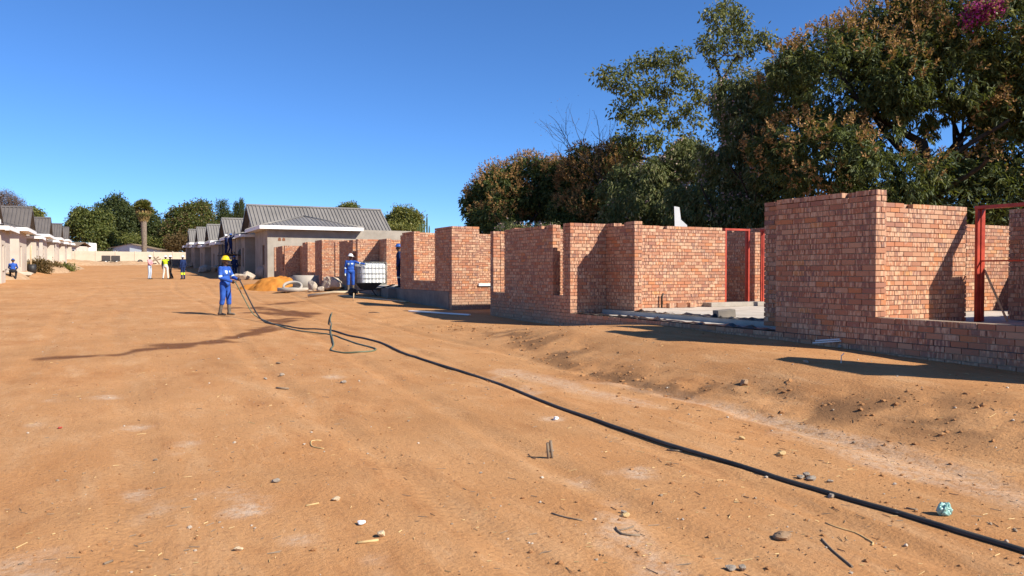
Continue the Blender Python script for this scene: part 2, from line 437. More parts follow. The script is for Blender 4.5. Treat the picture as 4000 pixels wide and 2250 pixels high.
t = NT('bare_earth')
pos = t.n('NewGeometry').outputs['Position']
mp = t.n('Mapping'); t.l(pos, mp.inputs['Vector']); mp.inputs['Scale'].default_value = (1, .28, 1); mp.inputs['Rotation'].default_value = (0, 0, R_(-6))
n_big = t.noise(pos, .16, 4, .6); n_mid = t.noise(pos, 1.1, 6, .62); n_str = t.noise(mp.outputs[0], 2.6, 7, .66, .3); n_fine = t.noise(pos, 26, 6, .7); n_grit = t.noise(pos, 120, 3, .7)
c = t.ramp(n_big, [(.30, (.36, .165, .062)), (.52, (.42, .205, .082)), (.72, (.46, .245, .108))])
c = t.mix(t.ramp(n_mid, [(.36, (0, 0, 0)), (.68, (.75, .75, .75))]), c, (.475, .26, .118))
c = t.mix(t.ramp(n_str, [(.52, (0, 0, 0)), (.74, (.7, .7, .7))]), c, (.52, .315, .165))
c = t.mix(t.ramp(n_str, [(.27, (.75, .75, .75)), (.44, (0, 0, 0))]), c, (.30, .13, .048))
c = t.mix(t.ramp(n_fine, [(.34, (.6, .6, .6)), (.48, (0, 0, 0))]), c, (.27, .135, .065))
c = t.mix(t.ramp(n_grit, [(.62, (0, 0, 0)), (.78, (.5, .5, .5))]), c, (.58, .42, .28))
n_sp = t.noise(pos, 55, 8, .8)
c = t.mix(t.ramp(n_sp, [(.31, (.8, .8, .8)), (.38, (0, 0, 0))]), c, (.20, .095, .042))
n_sc = t.noise(mp.outputs[0], 14, 8, .75)
c = t.mix(t.ramp(n_sc, [(.32, (.55, .55, .55)), (.43, (0, 0, 0))]), c, (.27, .125, .052))
c = t.mix(t.ramp(n_sc, [(.60, (0, 0, 0)), (.72, (.5, .5, .5))]), c, (.57, .37, .21))
def att(n): return t.n('Attribute', attribute_name=n).outputs['Fac']
c = t.mix(1.0, c, (1.10, 1.09, 1.06), 'MULTIPLY')
a_p, a_w, a_d = att('pale'), att('wet'), att('clod')
c = t.mix(t.ramp(t.noise(pos, .42, 5, .6, .4), [(.42, (0, 0, 0)), (.68, (.4, .4, .4))]), c, (.29, .15, .062))
pm_ = t.math('MULTIPLY', a_p, t.ramp(t.noise(pos, 14, 8, .75), [(.38, (.05, .05, .05)), (.56, (1, 1, 1))]))
c = t.mix(pm_, c, (.62, .52, .41))
c = t.mix(t.math('MULTIPLY', a_d, .72), c, (.135, .072, .036))
wm = t.math('MULTIPLY', a_w, .95)
c = t.mix(wm, c, (.15, .06, .02))
rg = t.math('SUBTRACT', .96, t.math('MULTIPLY', wm, .25))
b1 = t.bump(n_mid, .25, .05)
b2 = t.bump(n_fine, .75, .02, b1)
b2 = t.bump(n_sc, .5, .02, b2)
wv = t.n('TexWave', wave_type='BANDS', bands_direction='DIAGONAL'); wv.inputs['Scale'].default_value = 5.5; wv.inputs['Distortion'].default_value = 2.5; wv.inputs['Detail'].default_value = 2
t.l(pos, wv.inputs['Vector'])
tm = t.math('MULTIPLY', wv.outputs['Fac'], att('trk'))
b2 = t.bump(tm, .5, .02, b2)
b3 = t.bump(n_sp, .5, .008, b2)
M['earth'] = t.out(c, rg, b3, Specular_IOR_Level=.12)

me = np_mesh('ground', np.stack([GX, GY, GZ], -1).reshape(-1, 3), Fq, [M['earth']], True)
for nm, arr in (('wet', wet), ('pale', pale), ('clod', cloddy), ('trk', trk)):
    a = me.attributes.new(nm, 'FLOAT', 'POINT'); a.data.foreach_set('value', arr.ravel().astype(np.float32))
tag(link('ground', me), kind='structure', label='bare orange earth of the building site')

# ------------------------------------------------------------------ brickwork
CO, BL, BH, BT = .086, .237, .0735, .23               # course, brick + joint length, brick height, wall thickness
BV = np.array([[x, y, z] for z in (-.5, .5) for y in (-.5, .5) for x in (-.5, .5)])
BF = np.array([[0, 2, 3, 1], [4, 5, 7, 6], [0, 1, 5, 4], [2, 6, 7, 3], [0, 4, 6, 2], [1, 3, 7, 5]])
# per-corner uv: u runs along the long side (x), on end faces along y
def brick_uv():
    uv = np.zeros((6, 4, 2))
    for i, f in enumerate(BF):
        for j, v in enumerate(f):
            p = BV[v] + .5
            uv[i, j] = (p[1] * .5, p[2]) if i >= 4 else ((p[0], p[2]) if i >= 2 else (p[0], p[1]))
    return uv
BUV = brick_uv()
def brick_mesh():
    me = np_mesh('brick', BV, BF, [M['brick_one']])
    me.uv_layers.new(name='UVMap').data.foreach_set('uv', BUV.reshape(-1).astype(np.float32))
    return me
BRICK = brick_mesh()
def joined_bricks(arr, mat):
    """arr rows: cx cy cz sx sy sz alongY rot"""
    n = len(arr); c = arr[:, None, 0:3]; s = arr[:, None, 3:6]
    P = BV[None] * s
    ay = arr[:, 6] > .5
    P2 = P.copy(); P2[ay, :, 0] = -P[ay, :, 1]; P2[ay, :, 1] = P[ay, :, 0]
    ro = arr[:, 7][:, None]; cs, sn = np.cos(ro), np.sin(ro)
    Q = P2.copy(); Q[..., 0] = P2[..., 0] * cs - P2[..., 1] * sn; Q[..., 1] = P2[..., 0] * sn + P2[..., 1] * cs
    V = (Q + c).reshape(-1, 3)
    F = (BF[None] + (np.arange(n) * 8)[:, None, None]).reshape(-1, 4)
    me = np_mesh('brickwork', V, F, [mat])
    me.uv_layers.new(name='UVMap').data.foreach_set('uv', np.tile(BUV.reshape(1, -1), (n, 1)).ravel().astype(np.float32))
    a = me.attributes.new('rnd', 'FLOAT', 'POINT'); a.data.foreach_set('value', np.repeat(rng.random(n), 8).astype(np.float32))
    return me

class BrickHouse:
    def __init__(s, label, group, zbase):
        s.root = empty('brick_house', (10, 10, 0)); tag(s.root, label, 'house', group)
        s.inv = Matrix.Translation((-10, -10, 0)); s.bricks = []; s.walls = []; s.z0 = zbase
    def part(s, o):
        o.parent = s.root; o.matrix_parent_inverse = s.inv; return o
    def wall(s, axis, face, rects, name='wall', front=True, thick=BT):
        """axis 'y': wall runs along y with its outer face at x=face; 'x': runs along x, outer face at y=face.
        rects: (s0, s1, course0, course1); courses counted from zbase"""
        mb = MB(); wi = len(s.walls); s.top = max(r[3] for r in rects) - 1
        for a, b, c0, c1 in rects:
            z0, z1 = s.z0 + c0 * CO, s.z0 + c1 * CO
            i = .016
            if c1 >= 20: z1 -= CO
            if axis == 'y': mb.box((face + i, a + i, z0), (face + thick - i, b - i, z1 - .006))
            else: mb.box((a + i, face + i, z0), (b - i, face + thick - i, z1 - .006))
        s.walls.append(s.part(mb.build(name, M['mortar'])))
        cmin = min(r[2] for r in rects); cmax = max(r[3] for r in rects)
        for c in range(cmin, cmax):
            iv = sorted((a, b) for a, b, c0, c1 in rects if c0 <= c < c1)
            mg = []
            for a, b in iv:
                if mg and a - mg[-1][1] < 1e-3: mg[-1][1] = b
                else: mg.append([a, b])
            z = s.z0 + c * CO + BH / 2 + .004
            for a, b in mg:
                e0, e1 = a, b
                if c % 2:                                    # bonding bricks laid across the wall at both ends
                    for q in (a, b - .108):
                        s.add(axis, face + thick / 2, q + .054, z, .108, thick - .006, c, True, wi, True)
                    e0, e1 = a + .118, b - .118
                for leaf in (0, 1):
                    p = e0
                    if e1 - e0 < .06: continue
                    if not c % 2 and (b - a) > .5 and False: pass
                    n = max(1, round((e1 - e0) / BL)); L = (e1 - e0 + .011) / n
                    for k in range(n):
                        s.add(axis, face + (.054 if leaf == 0 else thick - .054), p + (L - .011) / 2, z, L - .011, .108, c, False, wi, leaf == 0)
                        p += L
    def add(s, axis, f, q, z, ln, th, c, cross, wi, front):
        if c >= 23 and c == s.top and rng.random() < .05: return
        j = rng.normal(0, 1, 4)
        f2 = f + j[0] * .0018; ro = j[1] * .005; z += j[2] * .001; q += j[3] * .0015
        x, y = (f2, q) if axis == 'y' else (q, f2)
        ay = (axis == 'y') != cross
        sx, sy = (th, ln) if cross else (ln, th)
        s.bricks.append((x, y, z, sx, sy, BH, 1. if ay else 0., ro, wi, 1. if front else 0.))
    def finish(s, nmax=300, xclip=10.9):
        A = np.array(s.bricks)
        vx = A[:, 0] * _r.x + A[:, 1] * _r.y
        dep = A[:, 0] * _f.x + A[:, 1] * _f.y + (A[:, 2] - CZ) * _f.z
        u = vx / np.maximum(dep, .1)
        ok = (A[:, 9] > .5) & (np.abs(u) < .655) & (dep > 3) & (A[:, 2] > gz(A[:, 0], A[:, 1], False) + .05) & (A[:, 0] < xclip)
        order = np.argsort(np.where(ok, dep, 1e6))
        pick = [i for i in order[:nmax] if ok[i]]
        mask = np.ones(len(A), bool); mask[pick] = False
        o = link('brickwork', joined_bricks(A[mask], M['brick'])); s.part(o); o['kind'] = 'stuff'
        for i in pick:
            r = A[i]; w = s.walls[int(r[8])]
            o = bpy.data.objects.new('brick', BRICK); COL.objects.link(o); o.parent = w
            o.location = r[0:3]; o.scale = r[3:6]
            o.rotation_euler = (0, 0, r[7] + (math.pi / 2 if r[6] > .5 else 0))
    def prop(s, name, mb, mats, **k): return s.part(mb.build(name, mats, **k))

def strip_mesh(x, y0, y1, z, seed, w=.16):
    """crumpled sheet lying along a wall"""
    n = int((y1 - y0) / .12); r = np.random.default_rng(seed); vs = []; fs = []
    for i in range(n + 1):
        y = y0 + (y1 - y0) * i / n
        for k, q in enumerate((-.5, -.15, .2, .5)):
            vs.append((x + q * w + r.normal(0, .012), y + r.normal(0, .02), z + .006 + abs(r.normal(0, .022)) * (1.3 if k in (1, 2) else .35)))
        if i:
            for k in range(3): fs.append(((i - 1) * 4 + k, (i - 1) * 4 + k + 1, i * 4 + k + 1, i * 4 + k))
    m = MB(); m.add(vs, fs, 0, True); return m

def door_frame(label, axis, f, a, b, z0, h, brace=True, dp=.115):
    """steel frame: two rebated jambs, head, and a tie bar half way up"""
    r = empty('door_frame', ((f, (a + b) / 2, z0) if axis == 'y' else ((a + b) / 2, f, z0)))
    tag(r, label, 'door frame', 'red steel door frames waiting in the brick walls')
    L = b - a; w = .055
    def bx(name, p, q):
        if axis == 'y': p, q = (p[1], p[0], p[2]), (q[1], q[0], q[2])
        lo = [min(i, j) for i, j in zip(p, q)]; hi = [max(i, j) for i, j in zip(p, q)]
        return MB().box(lo, hi).build(name, M['red_oxide'], r, bevel=.004)
    for sgn, nm in ((-1, 'jamb'), (1, 'jamb')):
        j = bx(nm, (sgn * L / 2, -dp / 2, 0), (sgn * (L / 2 - w), dp / 2, h))
        e = bx('rebate_stop', (sgn * (L / 2 - w - .001), -.012, 0), (sgn * (L / 2 - w - .02), dp / 2 - .002, h - w)); e.parent = j
    bx('head', (-L / 2 - .012, -dp / 2 - .003, h - w + .003), (L / 2 + .012, dp / 2 + .003, h + .006))
    if brace: bx('tie_bar', (-L / 2 + w, -.015, h * .52), (L / 2 - w, .015, h * .52 + .03))
    return r

HG = 'unfinished red brick houses along the right side'
# ---- nearest house
zA = CZ - 1.0
H1 = BrickHouse('nearest roofless red brick house, its tall wall panel at the right edge', HG, zA)
T = 26
H1.wall('y', 10.0, [(3.8, 21.15, -9, 0), (3.8, 5.35, 0, T), (5.35, 7.85, 0, 4), (7.85, 9.8, 0, T), (16.77, 16.9, 0, T), (16.9, 17.4, 0, 5),
                    (17.4, 20.2, 0, T), (20.2, 20.93, 0, 5), (20.93, 21.15, 0, T)], 'facade_wall')
H1.wall('x', 3.8, [(10.24, 20.7, -9, T)], 'end_wall')
H1.wall('x', 9.24, [(10.24, 14.28, 0, T)], 'cross_wall')
H1.wall('y', 10.92, [(9.48, 11.0, 0, T + 1)], 'porch_wall')
H1.wall('y', 11.04, [(15.3, 16.52, 0, T)], 'porch_wall')
H1.wall('x', 16.53, [(10.0, 14.97, 0, T)], 'cross_wall')
H1.wall('x', 20.92, [(10.24, 20.7, -9, T)], 'end_wall')
H1.wall('x', 7.58, [(14.35, 20.4, 0, T)], 'cross_wall')
H1.wall('y', 14.35, [(7.82, 8.15, 0, T)], 'door_wall')
H1.wall('y', 15.55, [(8.35, 9.22, 1, T)], 'passage_wall')
H1.wall('x', 11.6, [(16.6, 20.4, 1, T - 1)], 'cross_wall')
H1.wall('y', 16.9, [(16.9, 20.8, 1, T + 1)], 'inner_wall')
H1.wall('x', 16.62, [(16.15, 16.55, 0, T - 1)], 'inner_wall')
H1.wall('x', 18.4, [(17.3, 20.4, 1, T - 1)], 'inner_wall')
H1.wall('y', 20.5, [(3.8, 21.15, -9, T - 1)], 'back_wall')
H1.finish()
H1.prop('slab', MB().box((10.94, 4.02, zA - .35), (20.5, 20.92, zA + .075)), M['slab'])
H1.prop('porch_floor', MB().box((10.22, 9.5, zA - .35), (10.939, 16.5, zA - .02)), M['slab'])
H1.prop('door_step', MB().box((14.2, 16.2, zA + .075), (16.4, 16.6, zA + .19)), M['concrete'], bevel=.008)
H1.prop('damp_proof_strip', strip_mesh(10.12, 9.9, 16.45, zA, 3, .2), M['polythene'])
H1.prop('damp_proof_strip', strip_mesh(10.99, 11.1, 15.2, zA + .078, 4, .15), M['polythene'])
H1.prop('damp_proof_strip', MB().box((9.995, 3.9, zA - .006), (10.0, 9.79, zA + .004)), M['polythene'])
door_frame('red steel door frame in the corner at the right edge, open to a passage', 'y', 14.46, 8.17, 9.14, zA + .08, 2.16, True, .2)
door_frame('red steel door frame against the right end of the wide sunlit wall', 'x', 16.64, 15.02, 15.92, zA + .08, 2.14, False)
door_frame('red steel door frame just left of the tall near panel, seen edge on', 'y', 16.2, 15.55, 16.42, zA + .08, 2.14, False)

# ---- second house
zB = CZ - .62; xB = 9.8
H2 = BrickHouse('middle roofless red brick house with grey plastered base, behind the water tank', HG, zB)
T2 = 25
H2.wall('y', xB, [(23.9, 25.2, 0, T2), (25.2, 27.3, 0, 4), (27.3, 28.85, 0, T2)], 'facade_wall')
H2.wall('y', xB, [(35.04, 35.1, 0, T2), (35.1, 35.6, 0, 5), (35.6, 38.1, 0, T2), (38.1, 38.85, 0, 5), (38.85, 39.1, 0, T2)], 'facade_wall')
H2.wall('x', 23.66, [(xB, 10.78, 0, T2), (10.78, 12.1, 0, 2), (12.1, 20.4, 0, T2), (xB, 20.4, -9, 0)], 'end_wall')
H2.wall('x', 28.0, [(xB + .24, 14.1, 0, T2)], 'cross_wall')
H2.wall('y', 10.8, [(33.7, 34.79, 0, T2)], 'porch_wall')
H2.wall('x', 34.8, [(xB, 14.8, 0, T2)], 'cross_wall')
H2.wall('x', 38.87, [(xB + .24, 20.2, 0, T2)], 'end_wall')
H2.wall('y', 10.75, [(28.24, 29.3, 0, T2)], 'porch_wall')
H2.finish(xclip=11.6)
H2.prop('foundation', MB().box((xB - .02, 23.9, zB - 1.1), (20.4, 39.12, zB - .003)), M['foundation'])
H2.prop('slab', MB().box((xB + .25, 23.95, zB - .004), (20.2, 39.0, zB + .06)), M['slab'])
H2.prop('window_sill', MB().box((10.74, 23.60, zB + 2 * CO), (12.12, 23.9, zB + 2 * CO + .085)), M['white'], bevel=.006)

# ---- third house
zC = CZ - .32; xC = 9.7
H3 = BrickHouse('farthest roofless red brick house, just in front of the big grey roof', HG, zC)
T3 = 24
H3.wall('y', xC, [(41.49, 42.9, -5, T3), (42.9, 44.7, -5, 4), (44.7, 46.1, -5, T3), (51.64, 51.7, -5, T3), (51.7, 52.2, -5, 5), (52.2, 54.5, -5, T3), (54.5, 55.1, -5, 5), (55.1, 55.3, -5, T3), (46.1, 51.64, -5, 0)], 'facade_wall')
H3.wall('x', 41.25, [(xC, 20, -5, T3)], 'end_wall')
H3.wall('x', 45.4, [(xC + .24, 14, 0, T3)], 'cross_wall')
H3.wall('y', 10.65, [(49.9, 51.39, 0, T3)], 'porch_wall')
H3.wall('x', 51.4, [(xC, 14.8, 0, T3)], 'cross_wall')
H3.wall('x', 55.07, [(xC + .24, 20, 0, T3)], 'end_wall')
H3.finish(xclip=11.6)
H3.prop('slab', MB().box((xC + .2, 41.5, zC - .6), (20, 55.1, zC + .05)), M['slab'])

# ------------------------------------------------------------------ finished-shell cottages on both sides
def opening_wall(mb, axis, f0, f1, s0, s1, z0, z1, ops):
    """wall slab between f0 and f1 running s0..s1, with openings (a, b, zl, zh)"""
    ss = sorted({s0, s1, *[o[0] for o in ops], *[o[1] for o in ops]}); zz = sorted({z0, z1, *[o[2] for o in ops], *[o[3] for o in ops]})
    for a, b in zip(ss[:-1], ss[1:]):
        col = [(c, d) for c, d in zip(zz[:-1], zz[1:]) if not any(o[0] - 1e-6 <= a and b <= o[1] + 1e-6 and o[2] - 1e-6 <= c and d <= o[3] + 1e-6 for o in ops)]
        mg = []
        for c, d in col:
            if mg and abs(mg[-1][1] - c) < 1e-6: mg[-1][1] = d
            else: mg.append([c, d])
        for c, d in mg:
            if axis == 'y': mb.box((min(f0, f1), a, c), (max(f0, f1), b, d))
            else: mb.box((a, min(f0, f1), c), (b, max(f0, f1), d))

def ribbed(mb, p0, p1, q0, q1, pitch=.3, h=.07, th=.02):
    """ribbed roof sheet: p0-p1 the low edge, q0-q1 the high edge (any quad or triangle); ribs run up the slope"""
    p0, p1, q0, q1 = map(Vector, (p0, p1, q0, q1))
    nrm = (p1 - p0).cross(q0 - p0)
    if nrm.length < 1e-6: nrm = (p1 - p0).cross(q1 - p0)
    nrm.normalize()
    if nrm.z < 0: nrm = -nrm
    mb.add([p0, p1, q1, q0, p0 - nrm * th, p1 - nrm * th, q1 - nrm * th, q0 - nrm * th],
           [(0, 1, 2, 3), (7, 6, 5, 4), (0, 4, 5, 1), (1, 5, 6, 2), (2, 6, 7, 3), (3, 7, 4, 0)])
    L = (p1 - p0).length; e = (p1 - p0) / L
    up = ((q0 + q1) / 2 - (p0 + p1) / 2); up = up - e * up.dot(e); H = up.length; up = up / H
    a0 = (q0 - p0).dot(e); a1 = (q1 - p0).dot(e)
    n = int(L / pitch)
    for i in range(n + 1):
        s = L * (i + .5) / (n + 1)
        if s < a0: hh = H * s / max(a0, 1e-6)
        elif s > a1: hh = H * (L - s) / max(L - a1, 1e-6)
        else: hh = H
        if hh < .25: continue
        b = p0 + e * s + nrm * .002; w = .05
        c = b + up * (hh - .02)
        mb.prism([b - e * w, b + e * w, b + e * w * .5 + nrm * h, b - e * w * .5 + nrm * h], c - b)

def cottage(label, x0, y0, zo, side, ys=1.0, wall='plaster', roof='roof', wide=11.0, parapet=False, dz_far=0, group='finished cottages with grey ribbed roofs'):
    """gabled middle block with its ridge across the street, a hipped low block on the near side and a low block behind.
    x0 facade, y0 near wall, side +1 (right of the street) or -1"""
    r = empty('cottage', (x0, y0, zo + CZ)); tag(r, label, 'house', group)
    X = lambda lx: side * lx
    def bx(mb, a, b): mb.box((min(X(a[0]), X(b[0])), a[1], a[2]), (max(X(a[0]), X(b[0])), b[1], b[2]))
    w = M[wall]; zb = -1.6
    n1, g0, g1, f1 = 5.6 * ys, 6.3 * ys, 11.7 * ys, 16.0 * ys        # near block end, gable block, far block end
    eav = 3.26; ge = 3.8; rz = 5.6; ym = (g0 + g1) / 2
    wins = []
    # near block walls
    mb = MB(); o_f = [(1.3, 2.3, .55, 2.05)] if side > 0 else [(.9, 1.95, -.35, 2.05)]
    opening_wall(mb, 'y', X(0), X(.22), 0, n1, zb, eav, [(a, b, c, d) for a, b, c, d in o_f]); wins += [('y' if side > 0 else 'd', 0, q) for q in o_f]
    o_e = [(2.2, 3.9, .45, 2.05)] if side < 0 else []
    s_e = [(min(X(a), X(b)), max(X(a), X(b)), c, d) for a, b, c, d in o_e]
    opening_wall(mb, 'x', 0, .22, min(X(.221), X(wide)), max(X(.221), X(wide)), zb, eav, s_e)
    bx(mb, (.23, .23, zb), (wide, n1, eav - .25))
    mb.build('near_block_wall', w, r)
    # gable block, its street front stepping forward in a bay
    mb = MB(); fx = .3
    o_f = [(g0 + 3.4 * ys, g0 + 4.3 * ys, -.25, 2.0)]
    opening_wall(mb, 'y', X(fx), X(fx + .22), n1 + .001, g1, zb, ge - .05, o_f); wins += [('d', fx, o_f[0])]
    mb.prism([(X(fx), g0 + .05, ge - .049), (X(fx), g1 - .05, ge - .049), (X(fx), ym, rz - .12)], (X(.22), 0, 0))
    bx(mb, (fx + .23, n1, zb), (wide, g1, ge - .3))
    mb.prism([(X(wide), g0 + .05, ge - .3), (X(wide), g1 - .05, ge - .3), (X(wide), ym, rz - .12)], (X(-.22), 0, 0))
    mb.build('gable_wall', w, r)
    mb = MB(); by0, by1 = g0 + .9 * ys, g0 + 2.9 * ys
    opening_wall(mb, 'y', X(-.55), X(-.33), by0, by1, zb, 2.95, [(by0 + .6, by1 - .6, .5, 2.0)]); wins += [('y', -.55, (by0 + .6, by1 - .6, .5, 2.0))]
    bx(mb, (-.329, by0, zb), (fx - .001, by1, 2.95))
    mb.build('bay_wall', w, r)
    # far block
    mb = MB(); o_f = [(g1 + 1.2 * ys, g1 + 2.0 * ys, .6, 2.05)]
    opening_wall(mb, 'y', X(-.1), X(.12), g1 + .001, f1, zb, eav + dz_far - .02, o_f); wins += [('y', -.1, o_f[0])]
    bx(mb, (.13, g1 + .001, zb), (wide * .8, f1, eav + dz_far - .02))
    mb.build('far_block_wall', w, r)
    # windows and doors
    for kind, lx, (a, b, c, d) in wins:
        f = MB(); dp0, dp1 = lx + .09, lx + .14
        for p, q in (((dp0, a, c), (dp1, a + .05, d)), ((dp0, b - .05, c), (dp1, b, d)), ((dp0, a + .05, d - .05), (dp1, b - .05, d)),
                     ((dp0, a + .05, c), (dp1, b - .05, c + .05)), ((dp0, (a + b) / 2 - .02, c + .05), (dp1, (a + b) / 2 + .02, d - .05))): bx(f, p, q)
        if kind == 'd':
            f2 = MB(); bx(f2, (dp0 + .01, a + .05, c + .05), (dp1 - .01, b - .05, d - .05))
            fr = f.build('door', M['brown_wood'], r); f2.build('door_leaf', M['brown_wood'], fr)
        else:
            g = MB(); bx(g, (lx + .11, a + .05, c + .05), (lx + .115, b - .05, d - .05))
            fr = f.build('window', M['brown_wood'], r); g.build('pane', M['glass'], fr)
            sl = MB(); bx(sl, (lx - .05, a - .05, c - .06), (lx + .085, b + .05, c - .001)); sl.build('sill', M['concrete'], fr)
    # roofs
    ov = .42; xa, xb_ = X(-.15), X(wide + .3)
    mb = MB(); k = (rz - ge) / (ym - g0); lo = ge - k * ov
    ribbed(mb, (xa, g0 - ov, lo), (xb_, g0 - ov, lo), (xa, ym, rz), (xb_, ym, rz))
    ribbed(mb, (xb_, g1 + ov, lo), (xa, g1 + ov, lo), (xb_, ym, rz), (xa, ym, rz))
    rf = mb.build('roof', M[roof], r)
    MB().prism([(xa, ym - .2, rz - .06), (xa, ym, rz + .075), (xa, ym + .2, rz - .06), (xa, ym, rz + .03)], (xb_ - xa, 0, 0)).build('ridge_cap', M[roof], rf)
    for sg, yy in ((-1, g0 - ov), (1, g1 + ov)):          # barge boards along the gable
        MB().prism([(X(-.19), yy, lo - .16), (X(-.19), ym, rz - .15), (X(-.19), ym, rz + .02), (X(-.19), yy, lo + .02)], (X(.035), 0, 0)).build('barge_board', M[roof], rf)
    hw = 6.9; e = .62; ez = eav + .12
    x1, x2, yb = -e, hw, -e; ax = (x1 + x2) / 2; ay = 2.75 * ys; az = eav + 1.08
    mb = MB()
    def P(lx, ly, z): return (X(lx), ly, z)
    yr = g0 + .3
    if side > 0: ribbed(mb, P(x1, yb, ez), P(x2, yb, ez), P(ax, ay, az), P(ax, ay, az), .3, .035)
    else: ribbed(mb, P(x2, yb, ez), P(x1, yb, ez), P(ax, ay, az), P(ax, ay, az), .3, .035)
    ribbed(mb, P(x1, yr, ez), P(x1, yb, ez), P(ax, yr, az), P(ax, ay, az), .3)
    ribbed(mb, P(x2, yb, ez), P(x2, yr, ez), P(ax, ay, az), P(ax, yr, az), .3)
    hr = mb.build('hip_roof', M[roof], r)
    m2 = MB()
    for q in ((x1, yb), (x2, yb)):
        m2.tube([P(q[0], q[1], ez + .02), P(ax, ay, az + .03)], .06, 6)
    m2.tube([P(ax, ay, az + .03), P(ax, yr, az + .03)], .06, 6); m2.build('hip_cap', M[roof], hr)
    m3 = MB(); bx(m3, (x1 + .03, yb + .03, ez - .22), (x2 - .03, yr, ez - .19)); m3.build('soffit', M['white'], hr)
    for nm, p, q in (('fascia', (x1 - .02, yb - .02, ez - .24), (x2 + .02, yb + .02, ez + .015)), ('fascia', (x1 - .02, yb + .021, ez - .24), (x1 + .02, yr, ez + .012)),
                     ('fascia', (x2 - .02, yb + .021, ez - .24), (x2 + .02, yr, ez + .012))):
        m3 = MB(); bx(m3, p, q); m3.build(nm, M['white'], hr)
    # low roof over the far block, with its own white fascia
    z2 = eav + dz_far; m4 = MB(); fy0, fy1 = g1 + .3, f1 + .3
    ribbed(m4, P(-.6, fy1, z2), P(-.6, fy0, z2), P(wide * .45, fy1, z2 + .95), P(wide * .45, fy0, z2 + .95), .34)
    fr = m4.build('low_roof', M[roof], r)
    m5 = MB(); bx(m5, (-.64, fy0, z2 - .24), (-.6, fy1 + .04, z2 + .03)); m5.build('fascia', M['white'], fr)
    m5 = MB(); bx(m5, (-.6, fy0 - .04, z2 - .22), (1.5, fy0, z2 + .02)); m5.build('fascia', M['white'], fr)
    m6 = MB(); z3 = 2.97                                   # flat canopy over the bay
    bx(m6, (-.95, by0 - .3, z3), (fx - .002, by1 + .3, z3 + .08)); cn = m6.build('bay_canopy', M[roof], r)
    m7 = MB(); bx(m7, (-1.0, by0 - .34, z3 - .12), (-.951, by1 + .34, z3 + .1)); m7.build('fascia', M['white'], cn)
    m7 = MB(); bx(m7, (-.95, by0 - .34, z3 - .12), (fx - .05, by0 - .301, z3 + .1)); m7.build('fascia', M['white'], cn)
    # arched vent bricks near the gable of the end wall
    for q in (.85, 1.15):
        v = MB(); pts = [(q - .1, 2.32), (q + .1, 2.32), (q + .1, 2.45)] + [(q + .1 * math.cos(a), 2.45 + .1 * math.sin(a)) for a in np.linspace(.3, 2.8, 6)] + [(q - .1, 2.45)]
        v.prism([(X(a), -.02, b) for a, b in pts], (0, .018, 0)).build('vent', M['brown_wood'], r)
    return r

cottage('nearest grey plastered cottage with wide hipped roof and scaffold, behind the brick houses', 9.8, 58.4, 0., 1)
cottage('second grey cottage on the right, behind the scaffold', 9.8, 75.6, -.05, 1, .98)
cottage('third grey cottage on the right, two doors beyond the scaffold', 9.8, 91.2, .1, 1, .84)
cottage('fourth grey cottage on the right, second from the far wall', 9.8, 104.8, .45, 1, .8)
cottage('last grey cottage on the right, nearest the cream perimeter wall', 9.8, 117.8, .8, 1, .78)
for lab, y0, zo in (('nearest cream cottage on the left edge with a crouching man at its brown door', 69.5, .0), ('second cream cottage from the left edge', 91.0, .45),
                    ('third cream cottage from the left edge', 111.0, .9), ('last cream cottage on the left, beside the white lorry box', 128.5, 1.35)):
    cottage(lab, -6.5, y0, zo, -1, 1.0, 'plaster_l', 'roof_dark')
cottage('cream cottage cut off by the left edge of the picture', -6.5, 46.8, -.35, -1, 1.0, 'plaster_l', 'roof_dark')

# ------------------------------------------------------------------ cream perimeter wall and what stands behind it
YW = 150.0
pw = empty('perimeter_wall', (0, YW, float(gz(0, YW)))); tag(pw, 'long cream precast perimeter wall closing off the far end of the site', 'wall')
zw = -.3
def pw_panel():
    m = MB()
    m.box((0.06, -.03, 0), (2.94, .03, 2.5)); return m.build('panel', M['cream_wall'], pw, bevel=.01)
def pw_post():
    return MB().box((-.08, -.08, 0), (.08, .08, 2.6)).build('post', M['cream_wall'], pw, bevel=.01)
p0, q0 = pw_panel(), pw_post()
for i in range(16):
    x = -30 + i * 3
    for src in (p0, q0):
        o = src if i == 0 else src.copy()
        if i: COL.objects.link(o)
        o.location = (x, 0, zw + rng.normal(0, .015))

def gable_house(name, label, c, w, d, h, rise, wallm, roofm, rz, cat='house', ridge_along='x'):
    r = empty(name, c, rz); tag(r, label, cat)
    MB().box((-w / 2, -d / 2, -1), (w / 2, d / 2, h)).build('wall', wallm, r)
    m = MB(); o = .4
    if ridge_along == 'x':
        for s in (-1, 1):
            m.prism([(-w / 2 - o, s * (d / 2 + o), h - .1), (w / 2 + o, s * (d / 2 + o), h - .1), (w / 2 + o, 0, h + rise), (-w / 2 - o, 0, h + rise)], (0, 0, .06))
    else:
        MB().prism([(-w / 2, -d / 2, h + .001), (w / 2, -d / 2, h + .001), (0, -d / 2, h + rise - .05)], (0, d, 0)).build('gable', wallm, r)
        for s in (-1, 1):
            m.prism([(s * (w / 2 + o), -d / 2 - o, h - .15), (s * (w / 2 + o), d / 2 + o, h - .15), (0, d / 2 + o, h + rise), (0, -d / 2 - o, h + rise)], (0, 0, .08))
    m.build('roof', roofm, r)
    for k in (-.28, .28):
        f = MB().box((w * k - .6, -d / 2 - .04, h * .35), (w * k + .6, -d / 2 + .02, h * .8)).build('window', M['white'], r)
        MB().box((w * k - .5, -d / 2 - .05, h * .4), (w * k + .5, -d / 2 - .042, h * .76)).build('pane', M['glass'], f)
    return r
p = at(545, 985, 165)
